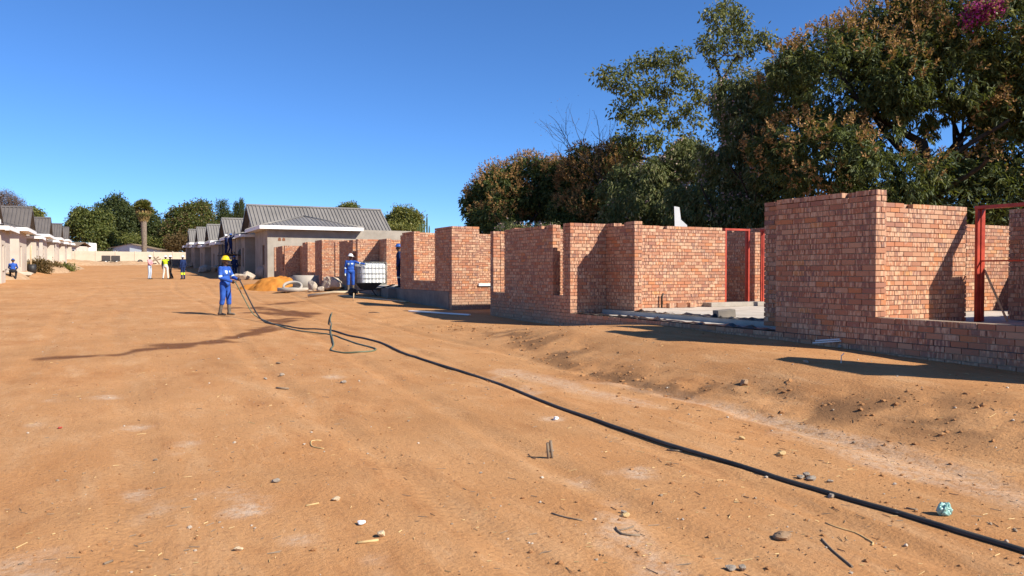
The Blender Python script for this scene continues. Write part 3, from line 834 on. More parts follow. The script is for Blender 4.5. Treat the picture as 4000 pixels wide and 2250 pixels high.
gable_house('bungalow', 'low pale blue bungalow with brown roof peeping over the far wall', (p.x, p.y, p.z - 2.2), 13, 8, 2.5, 1.3, plain('pale_blue_paint', (.45, .52, .58), (.52, .58, .63), 1, .8, 0), M['oldwood'], -YAW, ridge_along='y')
p = at(308, 985, 146)
r = empty('lorry_box', (p.x, p.y, float(gz(p.x, p.y))), -YAW * .6); tag(r, 'white lorry box with dark green frame behind the left cottages', 'lorry')
MB().box((-1.55, 0, 1.0), (1.55, 5, 4.0)).build('box_body', M['white'], r, bevel=.05)
m = MB()
for sx in (-1.6, 1.6): m.box((sx - .06, -.03, .9), (sx + .06, .1, 4.05))
m.box((-1.66, -.031, 3.99), (1.66, .101, 4.1)); m.build('frame', M['green_steel'], r)
MB().box((-1.4, .2, .55), (1.4, 4.8, .999)).build('chassis', M['dark_steel'], r)
for sx in (-1.2, 1.2):
    for yy in (.9, 4.0):
        wl = MB().lathe([(0, -.14), (.5, -.14), (.55, -.08), (.55, .08), (.5, .14), (0, .14)], 20, 0, Matrix.Translation((sx, yy, .55)) @ Matrix.Rotation(R_(90), 4, 'Y')).build('wheel', M['rubber'], r)
p = at(280, 960, 142)
gable_house('shed', 'small brown roofed shed beside the white lorry box', (p.x, p.y, p.z - 3.0), 4, 4, 2.9, .7, M['plaster_l'], M['oldwood'], -YAW)

# ------------------------------------------------------------------ trees
def unit(v): return v / np.maximum(np.linalg.norm(v, axis=-1, keepdims=True), 1e-9)
def rand_dirs(n): return unit(rng.normal(size=(n, 3)))
def leaves(cen, dr, ln, wd, rnd, mat, curl=.18):
    """folded diamond leaves: base, two sides, tip"""
    n = len(cen); dr = unit(dr)
    ln = np.broadcast_to(np.asarray(ln, float).reshape(-1, 1), (n, 1)); wd = np.broadcast_to(np.asarray(wd, float).reshape(-1, 1), (n, 1))
    sd = unit(np.cross(dr, rand_dirs(n))); up = np.cross(sd, dr)
    mid = cen + dr * ln * .42 + up * ln * curl * .5
    V = np.stack([cen, mid - sd * wd * .5 - up * wd * .2, cen + dr * ln - up * ln * curl * .35, mid + sd * wd * .5 - up * wd * .2], 1).reshape(-1, 3)
    i = np.arange(n)[:, None] * 4
    F = np.concatenate([np.stack([i + 0, i + 1, i + 2], -1), np.stack([i + 0, i + 2, i + 3], -1)], 1).reshape(-1, 3)
    me = np_mesh('leaves', V, F, [mat])
    a = me.attributes.new('rnd', 'FLOAT', 'POINT'); a.data.foreach_set('value', np.repeat(np.clip(rnd, 0, 1), 4).astype(np.float32))
    return me
def blob_points(blobs, n, shell=.45, seed=0, lump=.22):
    """points through the volume of the lobes, thicker towards their surface"""
    B = np.array(blobs, float); wt = (B[:, 3] * B[:, 4] + B[:, 3] * B[:, 5] + B[:, 4] * B[:, 5]); wt /= wt.sum()
    k = rng.choice(len(B), n, p=wt); d = rand_dirs(n)
    r = 1 - shell * rng.random(n) ** 1.6
    lat = np.arctan2(d[:, 1], d[:, 0]) * 2.2; lon = d[:, 2] * 3.1
    r = r * (1 + lump * 2 * fbm(lat + k * 7.7, lon + k * 3.1, 3, 77 + seed))
    P = B[k, :3] + d * B[k, 3:6] * r[:, None]
    return P, d
def outside(P, blobs, f=.72):
    """drop points buried deep inside another lobe"""
    keep = np.ones(len(P), bool)
    B = np.array(blobs, float)
    depth = np.min(np.stack([np.sqrt((((P - b[:3]) / b[3:6]) ** 2).sum(1)) for b in B], 0), 0)
    return depth > f
def crown(name, parent, blobs, n, per, ln, wd, mat, droop=.5, shell=.5, spread=.3, seed=0, voids=(), zmin=None, tint=0., core=.55, lump=.22, out=.5):
    P, d = blob_points(blobs, n, shell, seed, lump)
    k = outside(P, blobs, core); P, d = P[k], d[k]
    if zmin is not None: k = P[:, 2] > zmin; P, d = P[k], d[k]
    for a, b, rr in voids:
        a = np.array(a); b = np.array(b); ab = b - a
        t = np.clip(((P - a) @ ab) / (ab @ ab), 0, 1); k = np.linalg.norm(P - a - t[:, None] * ab, axis=1) > rr * (1 + .5 * rng.normal(size=len(P)) * .4)
        P, d = P[k], d[k]
    m = len(P)
    ct = rng.random(m)
    C = np.repeat(P, per, 0) + rng.normal(size=(m * per, 3)) * spread
    D = np.repeat(d, per, 0) * out + rand_dirs(m * per) * .8 + np.array([0, 0, -droop])
    rn = np.repeat(ct, per) * .6 + rng.random(m * per) * .4 + tint
    L = ln * (.65 + .7 * rng.random(m * per)); W = wd * (.7 + .6 * rng.random(m * per))
    return link(name, leaves(C, D, L, W, rn, mat), parent)
def panicles(name, parent, blobs, n, per, ln, wd, mat, zmin=None, upbias=.25, voids=(), seed=0):
    """upright sprays carried on the outside of the crown"""
    P, d = blob_points(blobs, n, .06, seed)
    k = outside(P, blobs, .9); P, d = P[k], d[k]
    if zmin is not None: k = P[:, 2] > zmin; P, d = P[k], d[k]
    for a, b, rr in voids:
        ab = b - a; t = np.clip(((P - a) @ ab) / (ab @ ab), 0, 1); k = np.linalg.norm(P - a - t[:, None] * ab, axis=1) > rr; P, d = P[k], d[k]
    patch = fbm(P[:, 0] / 1.1 + P[:, 2] / 1.3, P[:, 1] / 1.1 - P[:, 2] / 1.7, 3, 15 + seed)
    zr = (P[:, 2] - P[:, 2].min()) / (np.ptp(P[:, 2]) + .01) - .5
    k = (patch + .2 * d[:, 2] + .28 * zr) > (.05 - upbias * .4); P, d = P[k], d[k]
    m = len(P)
    ax = unit(d + np.array([0, 0, .8]) + rng.normal(size=(m, 3)) * .25)
    A = np.repeat(ax, per, 0); tt = rng.random(m * per)
    C = np.repeat(P + d * .05, per, 0) + A * (tt * ln * 1.0)[:, None]
    D = A * .7 + rand_dirs(m * per) * (1.1 - .6 * tt)[:, None]
    rn = np.repeat(rng.random(m), per) * .6 + .4 * rng.random(m * per)
    return link(name, leaves(C, D, ln * (.5 - .3 * tt), wd, rn, mat), parent)
def grow(mb, p, d, ln, rad, depth, tips, bend=.25, kids=(2, 3), fall=.72, up=.12, rfall=.62, mind=0):
    """a limb with side limbs; collects twig ends"""
    pts = [Vector(p)]; d = Vector(d).normalized(); n = 5
    rs = [rad]
    for i in range(n):
        d = (d + Vector(rng.normal(size=3) * bend * .45) + Vector((0, 0, up * .3))).normalized()
        pts.append(pts[-1] + d * ln / n); rs.append(rad * (1 - (1 - rfall) * (i + 1) / n))
    mb.tube(pts, rs, 6 if rad > .05 else 4, cap=False)
    if depth <= mind: tips += pts[2:]
    if depth == 0: return
    for k in range(rng.integers(kids[0], kids[1] + 1)):
        i = rng.integers(2, n + 1)
        dd = (d + Vector(unit(rng.normal(size=3))) * .85 + Vector((0, 0, up))).normalized()
        grow(mb, pts[i], dd, ln * fall * (.75 + .5 * rng.random()), rs[i] * .72, depth - 1, tips, bend, kids, fall, up, rfall, mind)
    grow(mb, pts[-1], d, ln * fall, rs[-1], depth - 1, tips, bend, kids, fall, up, rfall, mind)
def leaf_tips(name, parent, tips, per, ln, wd, mat, spread=.25, droop=.5, keep=1., tint=0.):
    T = np.array([tuple(t) for t in tips]); T = T[rng.random(len(T)) < keep]; m = len(T)
    C = np.repeat(T, per, 0) + rng.normal(size=(m * per, 3)) * spread
    D = rand_dirs(m * per) + np.array([0, 0, -droop])
    rn = np.repeat(rng.random(m), per) * .6 + rng.random(m * per) * .4 + tint
    return link(name, leaves(C, D, ln * (.65 + .7 * rng.random(m * per)), wd * (.7 + .6 * rng.random(m * per)), rn, mat), parent)
def B(px, py, rx, ry, d, rd=None):
    """a crown lobe centred where it is seen at px, py and depth d; radii in photograph pixels at that depth (rd: front-to-back, metres)"""
    c = at(px, py, d); s = d / FPX
    return (c.x, c.y, c.z, rd or rx * s, rd or rx * s, ry * s)
def trunk(parent, base, top, r0, r1, mat, limbs=0, reach=2.5, name='trunk'):
    mb = MB(); base = Vector(base); top = Vector(top); pts = []; rs = []
    for i in range(7):
        f = i / 6; q = base.lerp(top, f) + Vector((rng.normal() * .12 * f, rng.normal() * .12 * f, 0)); pts.append(q); rs.append((r0 + (r1 - r0) * f) * (1.25 if i == 0 else 1))
    mb.tube(pts, rs, 10, cap=False)
    for k in range(limbs):
        a = 2 * math.pi * (k + rng.random() * .5) / limbs
        grow(mb, pts[3 + k % 4], (math.cos(a), math.sin(a), .7), reach * (.7 + .5 * rng.random()), r1 * .75, 1, [], .3, (1, 2))
    return mb.build(name, mat, parent)

def sublobes(bl, k, f=(.28, .5)):
    """smaller lobes budding from the big ones, so the outline is ragged"""
    out = list(bl)
    for b in bl:
        for d in rand_dirs(k):
            if d[2] < -.5: d[2] *= -.3
            q = f[0] + (f[1] - f[0]) * rng.random(); rr = (b[3] + b[5]) / 2 * q
            out.append((b[0] + d[0] * b[3] * .92, b[1] + d[1] * b[4] * .92, b[2] + d[2] * b[5] * .92, rr * 1.1, rr * 1.1, rr))
    return out
def mango(label, base, blobs, n, npan, ln=.21, wd=.055, per=9, voids=(), reach=1.6, group='big leafy trees behind the brick houses', seed=0, limbs=7):
    r = empty('mango_tree', base); tag(r, label, 'tree', group)
    off = np.array([*base, 0, 0, 0], float)
    bl = [tuple(np.array(b) - off) for b in blobs]
    vd = [(np.array(a) - off[:3], np.array(b) - off[:3], rr) for a, b, rr in voids]
    top = max(b[2] for b in bl); core_bl = bl[0]; bl = sublobes(bl, 6)
    trunk(r, (0, 0, -.2), (bl[0][0] * .5, bl[0][1] * .5, top * .6), .34, .18, M['bark'], limbs, reach)
    crown('crown', r, bl, int(n * 2.1), per, ln * 1.12, wd * 1.25, M['lf_mango'], .75, .5, .055, seed, vd, zmin=.3, out=.35)
    if npan: panicles('flower_sprays', r, bl, npan * 5, 9, .36, .055, M['lf_panicle'], zmin=1., seed=seed, voids=vd)
    return r

def gnd(p): return (p.x, p.y, float(gz(p.x, p.y, False)))
# large mango at the right edge
hole = [(tuple(at(a, b, 18)), tuple(at(a, b, 42)), q) for a, b, q in ((3740, 515, .55), (3690, 560, .34), (3560, 540, .36), (3440, 470, .36), (3480, 560, .34), (3620, 580, .3))]
mango('huge mango tree with rusty flower sprays filling the top right corner', gnd(at(3600, 1000, 27)),
      [B(3620, 330, 300, 250, 27), B(3930, 130, 330, 270, 26.5), B(3300, 330, 260, 215, 27), B(3480, 150, 220, 140, 28), B(4060, 500, 260, 290, 26), B(3200, 620, 230, 180, 26.5),
       B(3470, 690, 230, 170, 25.5), B(3920, 760, 240, 160, 26), B(3700, 800, 280, 110, 27), B(4200, 300, 300, 300, 28)], 9000, 3400, voids=hole, seed=1, reach=3.)
# round mango at the left of the wood
mango('round dense mango tree, leftmost of the big trees, rusty on top', gnd(at(2060, 1000, 46)),
      [B(1960, 770, 130, 120, 46), B(2080, 735, 150, 120, 47), B(1890, 800, 70, 90, 46), B(2200, 760, 130, 130, 46), B(1930, 860, 105, 70, 45)], 3600, 1500, .26, .075, 9, seed=2)
mango('broad rusty mango tree between the round one and the tall sparse tree', gnd(at(2350, 1000, 44)),
      [B(2330, 720, 150, 130, 44), B(2440, 760, 140, 130, 44), B(2290, 830, 130, 80, 43), B(2500, 850, 150, 80, 43)], 3400, 1900, .25, .07, 9, seed=3)

# tall open tree with visible limbs
def open_tree(name, label, base, d0, ln, rad, depth, leafmat, per, lf, wd, keep, bark='bark', kids=(2, 3), starts=None, up=.12, group='big leafy trees behind the brick houses', mind=1, spread=.28):
    r = empty(name, base); tag(r, label, 'tree', group)
    mb = MB(); tips = []
    for (o, d, l, rr, dp) in (starts or [((0, 0, 0), d0, ln, rad, depth)]):
        grow(mb, o, d, l, rr, dp, tips, .28, kids, .70, up, .62, mind)
    mb.build('trunk', M[bark], r)
    leaf_tips('crown', r, tips, per, lf, wd, M[leafmat], spread, .5, keep)
    return r, tips
R3 = np.array(_r)
def dirw(rx, uz, f=0): return tuple(R3 * rx + np.array([0, 0, uz]) + np.array([_f.x, _f.y, 0]) * f)
def clump_tree(name, label, px, d, fork, clumps, leafmat, n, ln, wd, trunk_r=.2, stems=1):
    """limbs fanning from the fork to loose tufts of leaves"""
    base = gnd(at(px, 1000, d)); r = empty(name, base); tag(r, label, 'tree', 'big leafy trees behind the brick houses')
    b = Vector(base); mb = MB(); tw = []; blobs = []
    fk = at(*fork, d) - b
    mb.tube([(0, 0, -.2), fk * .5 + Vector((.15, 0, 0)), fk], [trunk_r * 1.2, trunk_r, trunk_r * .85], 9, cap=False)
    nodes = [(fk, trunk_r * .7)]
    for (x, y, q) in sorted(clumps, key=lambda c: -c[1]):
        c = at(x, y, d + rng.normal() * 1.0) - b; rr = q * d / FPX
        p, pr = min(nodes, key=lambda nd: (nd[0] - c).length + (2.5 if nd[0].z > c.z - .1 else 0))
        mid = p.lerp(c, .55) + Vector(rng.normal(size=3) * .16) + Vector((0, 0, -.12)); r1 = max(.018, pr * .62)
        mb.tube(smooth_path([p, mid, c], .35), list(np.linspace(min(pr, r1 * 1.35), r1 * .6, len(smooth_path([p, mid, c], .35)))), 6, cap=False)
        nodes += [(mid, r1), (c, r1 * .6)]
        for _ in range(7):
            e = c + Vector(unit(rng.normal(size=3))) * rr * (.7 + .5 * rng.random()); mb.tube([c, c.lerp(e, .5) + Vector(rng.normal(size=3) * .06), e], [r1 * .45, .012, .006], 4, cap=False)
        blobs.append((c.x, c.y, c.z, rr, rr, rr * .9))
    mb.build('trunk', M['bark'], r)
    crown('crown', r, blobs, n, 7, ln, wd, M[leafmat], .75, .75, .13, int(px) % 90, core=.0, lump=.5)
    return r
def smooth_path(pts, step=.06):
    P = [Vector(p) for p in pts]; out = []
    for i in range(len(P) - 1):
        a, b, c, d = P[max(i - 1, 0)], P[i], P[i + 1], P[min(i + 2, len(P) - 1)]
        n = max(2, int((c - b).length / step))
        for k in range(n):
            t_ = k / n; t2, t3 = t_ * t_, t_ ** 3
            out.append(.5 * ((2 * b) + (c - a) * t_ + (2 * a - 5 * b + 4 * c - d) * t2 + (3 * b - a - 3 * c + d) * t3))
    return out + [P[-1]]
clump_tree('open_tree', 'tall open crowned tree with dark limbs showing, left of the pink blossom tree', 2560, 40, (2560, 640), [(2365, 290, 42), (2410, 330, 38), (2450, 280, 42), (2510, 255, 46), (2570, 225, 46), (2610, 260, 42), (2660, 225, 38), (2650, 300, 44), (2710, 330, 40),
    (2735, 390, 34), (2470, 360, 50), (2540, 340, 50), (2600, 370, 48), (2680, 420, 40), (2720, 470, 34), (2430, 430, 42), (2480, 460, 52), (2550, 440, 46), (2620, 470, 44), (2690, 540, 36), (2440, 540, 46), (2500, 560, 50), (2570, 540, 44), (2640, 580, 40), (2720, 580, 32), (2470, 610, 46)], 'lf_green', 950, .22, .10)
open_tree('bare_shrub', 'leafless grey shrub reaching left out of the wood above the rusty crowns', gnd(at(2420, 1000, 41)), None, 0, 0, 0, 'lf_dry', 2, .08, .03, .3,
          starts=[((0, 0, 0), (0, 0, 1), 5.5, .1, 0), ((0, 0, 5.2), dirw(-.9, .75), 2.2, .05, 3), ((0, 0, 4.9), dirw(-.5, 1), 1.8, .05, 2), ((0, 0, 4.4), dirw(-1.2, .7), 2.2, .05, 3)], bark='bark', mind=0)
clump_tree('open_tree', 'slender emergent tree rising highest, left of the mango at top', 2840, 34, (2820, 330), [(2785, 60, 34), (2830, 30, 40), (2880, 55, 38), (2900, 100, 34), (2800, 110, 36), (2850, 120, 40), (2745, 165, 28), (2780, 185, 32), (2830, 180, 34), (2890, 160, 34), (2940, 150, 28), (2985, 140, 30), (3010, 175, 26), (2930, 205, 26), (2880, 215, 30), (2790, 240, 26)], 'lf_green', 400, .18, .085, .16)
# blossom tree with hanging pods
def blossom(label, base, blobs, n, nfl, ln=.2, seed=5, voids=()):
    r = empty('blossom_tree', base); tag(r, label, 'tree', 'big leafy trees behind the brick houses')
    off = np.array([*base, 0, 0, 0], float); bl = [tuple(np.array(b) - off) for b in blobs]
    top = max(b[2] for b in bl); bl = sublobes(bl, 6, (.25, .55))
    mb = MB(); tips = []
    for k in range(5):
        a = k * 1.26
        grow(mb, (0, 0, .2), (math.cos(a) * .3, math.sin(a) * .3, 1), top * .4, .11, 2, tips, .25, (1, 2), .55, .3)
    mb.build('trunk', M['bark'], r)
    crown('crown', r, bl, int(n * 1.9), 8, ln * 1.1, ln * .34, M['lf_pods'], 1.1, .62, .1, seed, [(np.array(a) - off[:3], np.array(b) - off[:3], q) for a, b, q in voids], zmin=.2, core=.4, lump=.35, tint=-.12)
    P, d = blob_points(bl, nfl, .1, seed); k = outside(P, bl, .95); P = P[k]
    k = fbm(P[:, 0] / .9, P[:, 1] / .9 + P[:, 2], 3, seed) > .03; P = P[k]
    C = np.repeat(P, 4, 0) + rng.normal(size=(len(P) * 4, 3)) * .09
    link('blossom', leaves(C, rand_dirs(len(C)), .1, .07, rng.random(len(C)), M['lf_pink']), r)
    return r
blossom('tall blossom tree with pale hanging pods, in the middle of the wood', gnd(at(2900, 1000, 32)),
        [B(2860, 370, 95, 110, 33), B(3040, 330, 120, 90, 32), B(2950, 450, 120, 110, 32.5), B(2880, 620, 150, 170, 32), B(3050, 700, 150, 130, 31), B(2790, 800, 150, 90, 32), B(2960, 850, 160, 60, 31), B(3150, 260, 90, 60, 31.5)], 4300, 3600, .19, voids=[(tuple(at(a, b, 24)), tuple(at(a, b, 42)), q) for a, b, q in ((3060, 390, .5), (3110, 450, .4), (2790, 560, .4))])
blossom('low blossom thicket under the tall open tree, directly above the sunlit wall', gnd(at(2600, 1000, 38)),
        [B(2560, 770, 160, 110, 38), B(2680, 710, 120, 130, 38), B(2480, 830, 120, 60, 38), B(2690, 850, 120, 60, 37), B(2700, 600, 60, 60, 39), B(2490, 720, 110, 90, 39.5), B(2620, 670, 90, 80, 39.5)], 3000, 1500, .2, 6)
r = blossom('low creamy flowering bush just above the middle brick walls', gnd(at(2050, 1000, 40)), [B(2030, 905, 130, 26, 40, 1.2), B(2140, 905, 60, 24, 40, 1.)], 500, 900, .16, 8)
r.name = 'flowering_bush'; r['category'] = 'bush'
# bougainvillea at the top edge
bg0 = gnd(at(3760, 1000, 28)); rb = empty('bougainvillea', bg0); tag(rb, 'magenta bougainvillea flowering in the mango crown at the top right', 'climber')
off = np.array([*bg0, 0, 0, 0], float)
bl = [tuple(np.array(q) - off) for q in (B(3840, 40, 60, 34, 24.5), B(3880, 25, 30, 22, 24.3), B(3800, 75, 40, 26, 24.6))]
MB().tube([(0, 0, 0), (.1, .2, 4), (.15, .1, bl[0][2] * .8), bl[0][:3]], [.06, .05, .04, .02], 6).build('stem', M['bark'], rb)
crown('crown', rb, bl, 120, 5, .12, .07, M['lf_green'], .3, .5, .1, 9)
crown('blossom', rb, bl, 210, 8, .09, .07, M['lf_magenta'], .2, .35, .08, 10)
# dark undergrowth along the boundary behind the houses
hb = gnd(at(3300, 1000, 27)); rh = empty('hedge', hb); tag(rh, 'dark overgrown hedge along the boundary under the big trees', 'hedge')
off = np.array([*hb, 0, 0, 0], float); bl = []
for i in range(26):
    y = 9 + i * 1.75; x = 22.8 + (i % 3) * .9
    bl.append(tuple(np.array((x, y, float(gz(x, y, False)) + 1.6, 1.5, 1.5, 2.3)) - off))
crown('foliage', rh, bl, 4200, 7, .24, .08, M['lf_dark'], .5, .6, .25, 12)
mb = MB()
for b in bl[::2]: mb.tube([(b[0], b[1], b[2] - 1.9), (b[0] + .1, b[1], b[2] + 1)], [.06, .03], 5)
mb.build('stems', M['bark'], rh)['kind'] = 'stuff'

# ---- background trees
def far_tree(name, label, blobs, n, ln, wd, mat, base_px, d, per=7, trunk_r=.25, bark='bark', group='trees beyond the site', droop=.3, extra=None, tint=0., core=.5):
    c = at(base_px, 1000, d); base = gnd(c); r = empty(name, base); tag(r, label, 'tree', group)
    off = np.array([*base, 0, 0, 0], float); bl = [tuple(np.array(b) - off) for b in blobs]
    if name in ('broad_tree', 'garden_tree', 'low_tree', 'brown_thicket'): bl = sublobes(bl, 5, (.22, .45))
    trunk(r, (0, 0, -.5), (bl[0][0] * .4, bl[0][1] * .4, max(1.5, bl[0][2] * .8)), trunk_r, trunk_r * .5, M[bark], 4, .8)
    crown('crown', r, bl, int(n * 3.0), per, ln * .62, wd * .68, M[mat], droop, .5, ln * .6, int(base_px) % 50, tint=tint, core=core)
    if extra: crown('browning_foliage', r, bl, extra[1] * 2, per, ln * .62, wd * .68, M[extra[0]], droop, .2, ln * .6, int(base_px) % 50 + 3)
    return r
far_tree('broad_tree', 'rounded green tree left of the palm, beside the left cottages', [B(350, 880, 80, 55, 165), B(385, 925, 60, 50, 163), B(300, 900, 45, 45, 165), B(400, 975, 60, 40, 162)], 1100, .7, .4, 'lf_green', 350, 165, tint=-.15)
far_tree('broad_tree', 'tallest dark tree directly left of the palm', [B(450, 830, 65, 50, 178), B(500, 880, 80, 70, 178), B(430, 900, 60, 60, 178)], 1200, .75, .42, 'lf_dark', 470, 178)
far_tree('broad_tree', 'dark tree directly right of the palm', [B(590, 890, 48, 60, 180), B(560, 930, 70, 50, 180), B(620, 930, 40, 45, 180)], 800, .75, .42, 'lf_dark', 590, 180)
far_tree('broad_tree', 'big tree with browning right half, above the far end of the wall', [B(700, 860, 50, 45, 170), B(770, 840, 60, 52, 172), B(740, 900, 90, 60, 170), B(690, 930, 50, 50, 168), B(800, 910, 50, 60, 170)], 1300, .7, .4, 'lf_green', 740, 170, tint=-.2, extra=('lf_brown', 600))
far_tree('low_tree', 'low green tree under the palm behind the bungalow', [B(510, 950, 50, 35, 168), B(570, 960, 60, 30, 168), B(640, 955, 60, 35, 168)], 800, .55, .3, 'lf_green', 540, 168)
far_tree('brown_thicket', 'brown leafed thicket behind the right end of the cream wall', [B(710, 955, 60, 35, 160), B(770, 960, 50, 40, 160)], 600, .5, .25, 'lf_brown', 730, 160)
far_tree('pine_tree', 'dark open pine left of the two cypresses', [B(868, 805, 16, 18, 190), B(872, 835, 22, 16, 190), B(855, 860, 26, 14, 190), B(885, 850, 22, 14, 190), B(865, 880, 34, 14, 190), B(880, 905, 30, 20, 190)], 420, .8, .2, 'lf_dark', 868, 190, droop=.1)
far_tree('cypress', 'left and shorter of the twin dark cypresses', [B(923, 830, 9, 40, 180), B(921, 870, 13, 35, 180)], 420, .34, .14, 'lf_dark', 922, 180, droop=-1.6)
far_tree('cypress', 'right and taller of the twin dark cypresses', [B(943, 820, 10, 42, 180), B(944, 865, 15, 38, 180)], 460, .34, .14, 'lf_dark', 943, 180, droop=-1.6)
far_tree('conifer', 'dark conifer low between the pine and the cypresses', [B(905, 860, 16, 22, 185), B(895, 885, 22, 20, 185)], 260, .6, .25, 'lf_dark', 900, 185)
far_tree('garden_tree', 'yellow green garden tree between the grey roof and the brick walls', [B(1580, 850, 48, 42, 72), B(1550, 870, 40, 38, 72), B(1615, 865, 38, 38, 72), B(1580, 900, 70, 25, 71)], 900, .3, .16, 'lf_green', 1580, 72, tint=.15)
far_tree('garden_tree', 'treetop just showing over the long grey ridge', [B(1370, 812, 22, 10, 90), B(1350, 818, 18, 8, 90)], 160, .4, .2, 'lf_green', 1365, 90)
far_tree('bare_tree', 'brownish leafless tree over the roof at the left edge', [B(15, 785, 45, 38, 120), B(60, 800, 30, 26, 120), B(-30, 790, 40, 40, 120)], 420, .5, .08, 'lf_dry', 15, 120, core=.1)
far_tree('garden_tree', 'yellow green treetop behind the left cottage roofs', [B(135, 835, 30, 18, 140), B(110, 830, 25, 16, 140)], 220, .5, .28, 'lf_green', 130, 140, tint=.1)
# fan palm
pb = gnd(at(562, 1000, 158)); rp = empty('fan_palm', pb); tag(rp, 'fan palm with thick pale trunk and skirt of dead fronds', 'palm', 'trees beyond the site')
zt = at(562, 855, 158).z - pb[2]
mb = MB(); mb.tube([(0, 0, -.3), (.1, 0, zt * .5), (0, 0, zt)], [.5, .5, .6], 12, cap=False); mb.build('trunk', M['palm_bark'], rp)
def fronds(n, lo, hi, R, zc, mat, name):
    th = rng.random(n) * 6.283; el = lo + (hi - lo) * rng.random(n); C = []; D = []; L = []
    for a, e in zip(th, el):
        d0 = np.array([math.cos(a) * math.cos(e), math.sin(a) * math.cos(e), math.sin(e)]); side = np.array([-math.sin(a), math.cos(a), 0])
        for s in np.linspace(-1.0, 1.0, 11):
            C.append(np.array([0, 0, zc]) + d0 * R * .4); D.append(d0 * math.cos(s) + side * math.sin(s) - np.array([0, 0, .12])); L.append(R * .7)
    return link(name, leaves(np.array(C), np.array(D), np.array(L), .2, rng.random(len(C)), mat), rp)
fronds(80, -.95, 1.45, 2.0, zt + 2.0, M['lf_palm'], 'fronds')
n_ = 420; a_ = rng.random(n_) * 6.283; q_ = rng.random(n_); rr_ = .45 + .75 * q_
link('dead_fronds', leaves(np.stack([np.cos(a_) * rr_, np.sin(a_) * rr_, zt + .1 + 1.9 * q_], -1), np.stack([np.cos(a_) * .45, np.sin(a_) * .45, -np.ones(n_)], -1), .9, .22, rng.random(n_), M['lf_palm_dead']), rp)
MB().tube([(0, 0, zt - .1), (0, 0, zt + 1.8)], [.62, .4], 10).build('trunk_top', M['bark'], rp)
# column cacti by the garden tree
for k, (px, top, w) in enumerate(((1668, 842, 7), (1658, 868, 6), (1649, 860, 6), (1677, 880, 6), (1640, 875, 6), (1632, 885, 5))):
    c = gnd(at(px, 1000, 66)); zt_ = at(px, top, 66).z - c[2]
    rr = empty('column_cactus', c); tag(rr, ['tallest of the thin column cacti right of the garden tree', 'second tallest column cactus, just left of the tallest', 'column cactus third from the right in the clump', 'short column cactus at the right end of the clump', 'column cactus second from the left end of the clump', 'leftmost and thinnest column cactus of the clump'][k], 'cactus', 'column cacti right of the garden tree')
    mb = MB(); vs = []; R0 = w * .5 * 66 / FPX
    for zz, q in ((0, .9), (zt_ * .5, 1.0), (zt_ * .93, .95), (zt_ * .98, .6), (zt_, .05)):
        vs.append([(R0 * q * (1 if i % 2 else .72) * math.cos(i * math.pi / 7), R0 * q * (1 if i % 2 else .72) * math.sin(i * math.pi / 7), zz) for i in range(14)])
    mb.add(sum(vs, []), [(a * 14 + i, a * 14 + (i + 1) % 14, (a + 1) * 14 + (i + 1) % 14, (a + 1) * 14 + i) for a in range(4) for i in range(14)])
    mb.build('stem', M['cactus'], rr)

# ------------------------------------------------------------------ people
def capsule(bm, a, b, ra, rb, seg=10):
    a, b = Vector(a), Vector(b); ax = b - a; L = ax.length
    q = ax.to_track_quat('Z', 'Y') if L > 1e-6 else Matrix.Identity(3).to_quaternion()
    rings = []
    for t in (-90, -55, -20): rings.append((ra * math.cos(R_(t)), ra * math.sin(R_(t))))
    for t in (20, 55, 90): rings.append((rb * math.cos(R_(t)), L + rb * math.sin(R_(t))))
    vs = [[bm.verts.new(a + q @ Vector((max(r, 1e-4) * math.cos(2 * math.pi * k / seg), max(r, 1e-4) * math.sin(2 * math.pi * k / seg), z))) for k in range(seg)] for r, z in rings]
    for i in range(len(rings) - 1):
        for k in range(seg): bm.faces.new((vs[i][k], vs[i][(k + 1) % seg], vs[i + 1][(k + 1) % seg], vs[i + 1][k]))
    bm.faces.new(vs[0][::-1]); bm.faces.new(vs[-1])
def ellipsoid(bm, c, r):
    bmesh.ops.create_icosphere(bm, subdivisions=3, radius=1.0, matrix=Matrix.Translation(c) @ Matrix.Diagonal((*r, 1)))

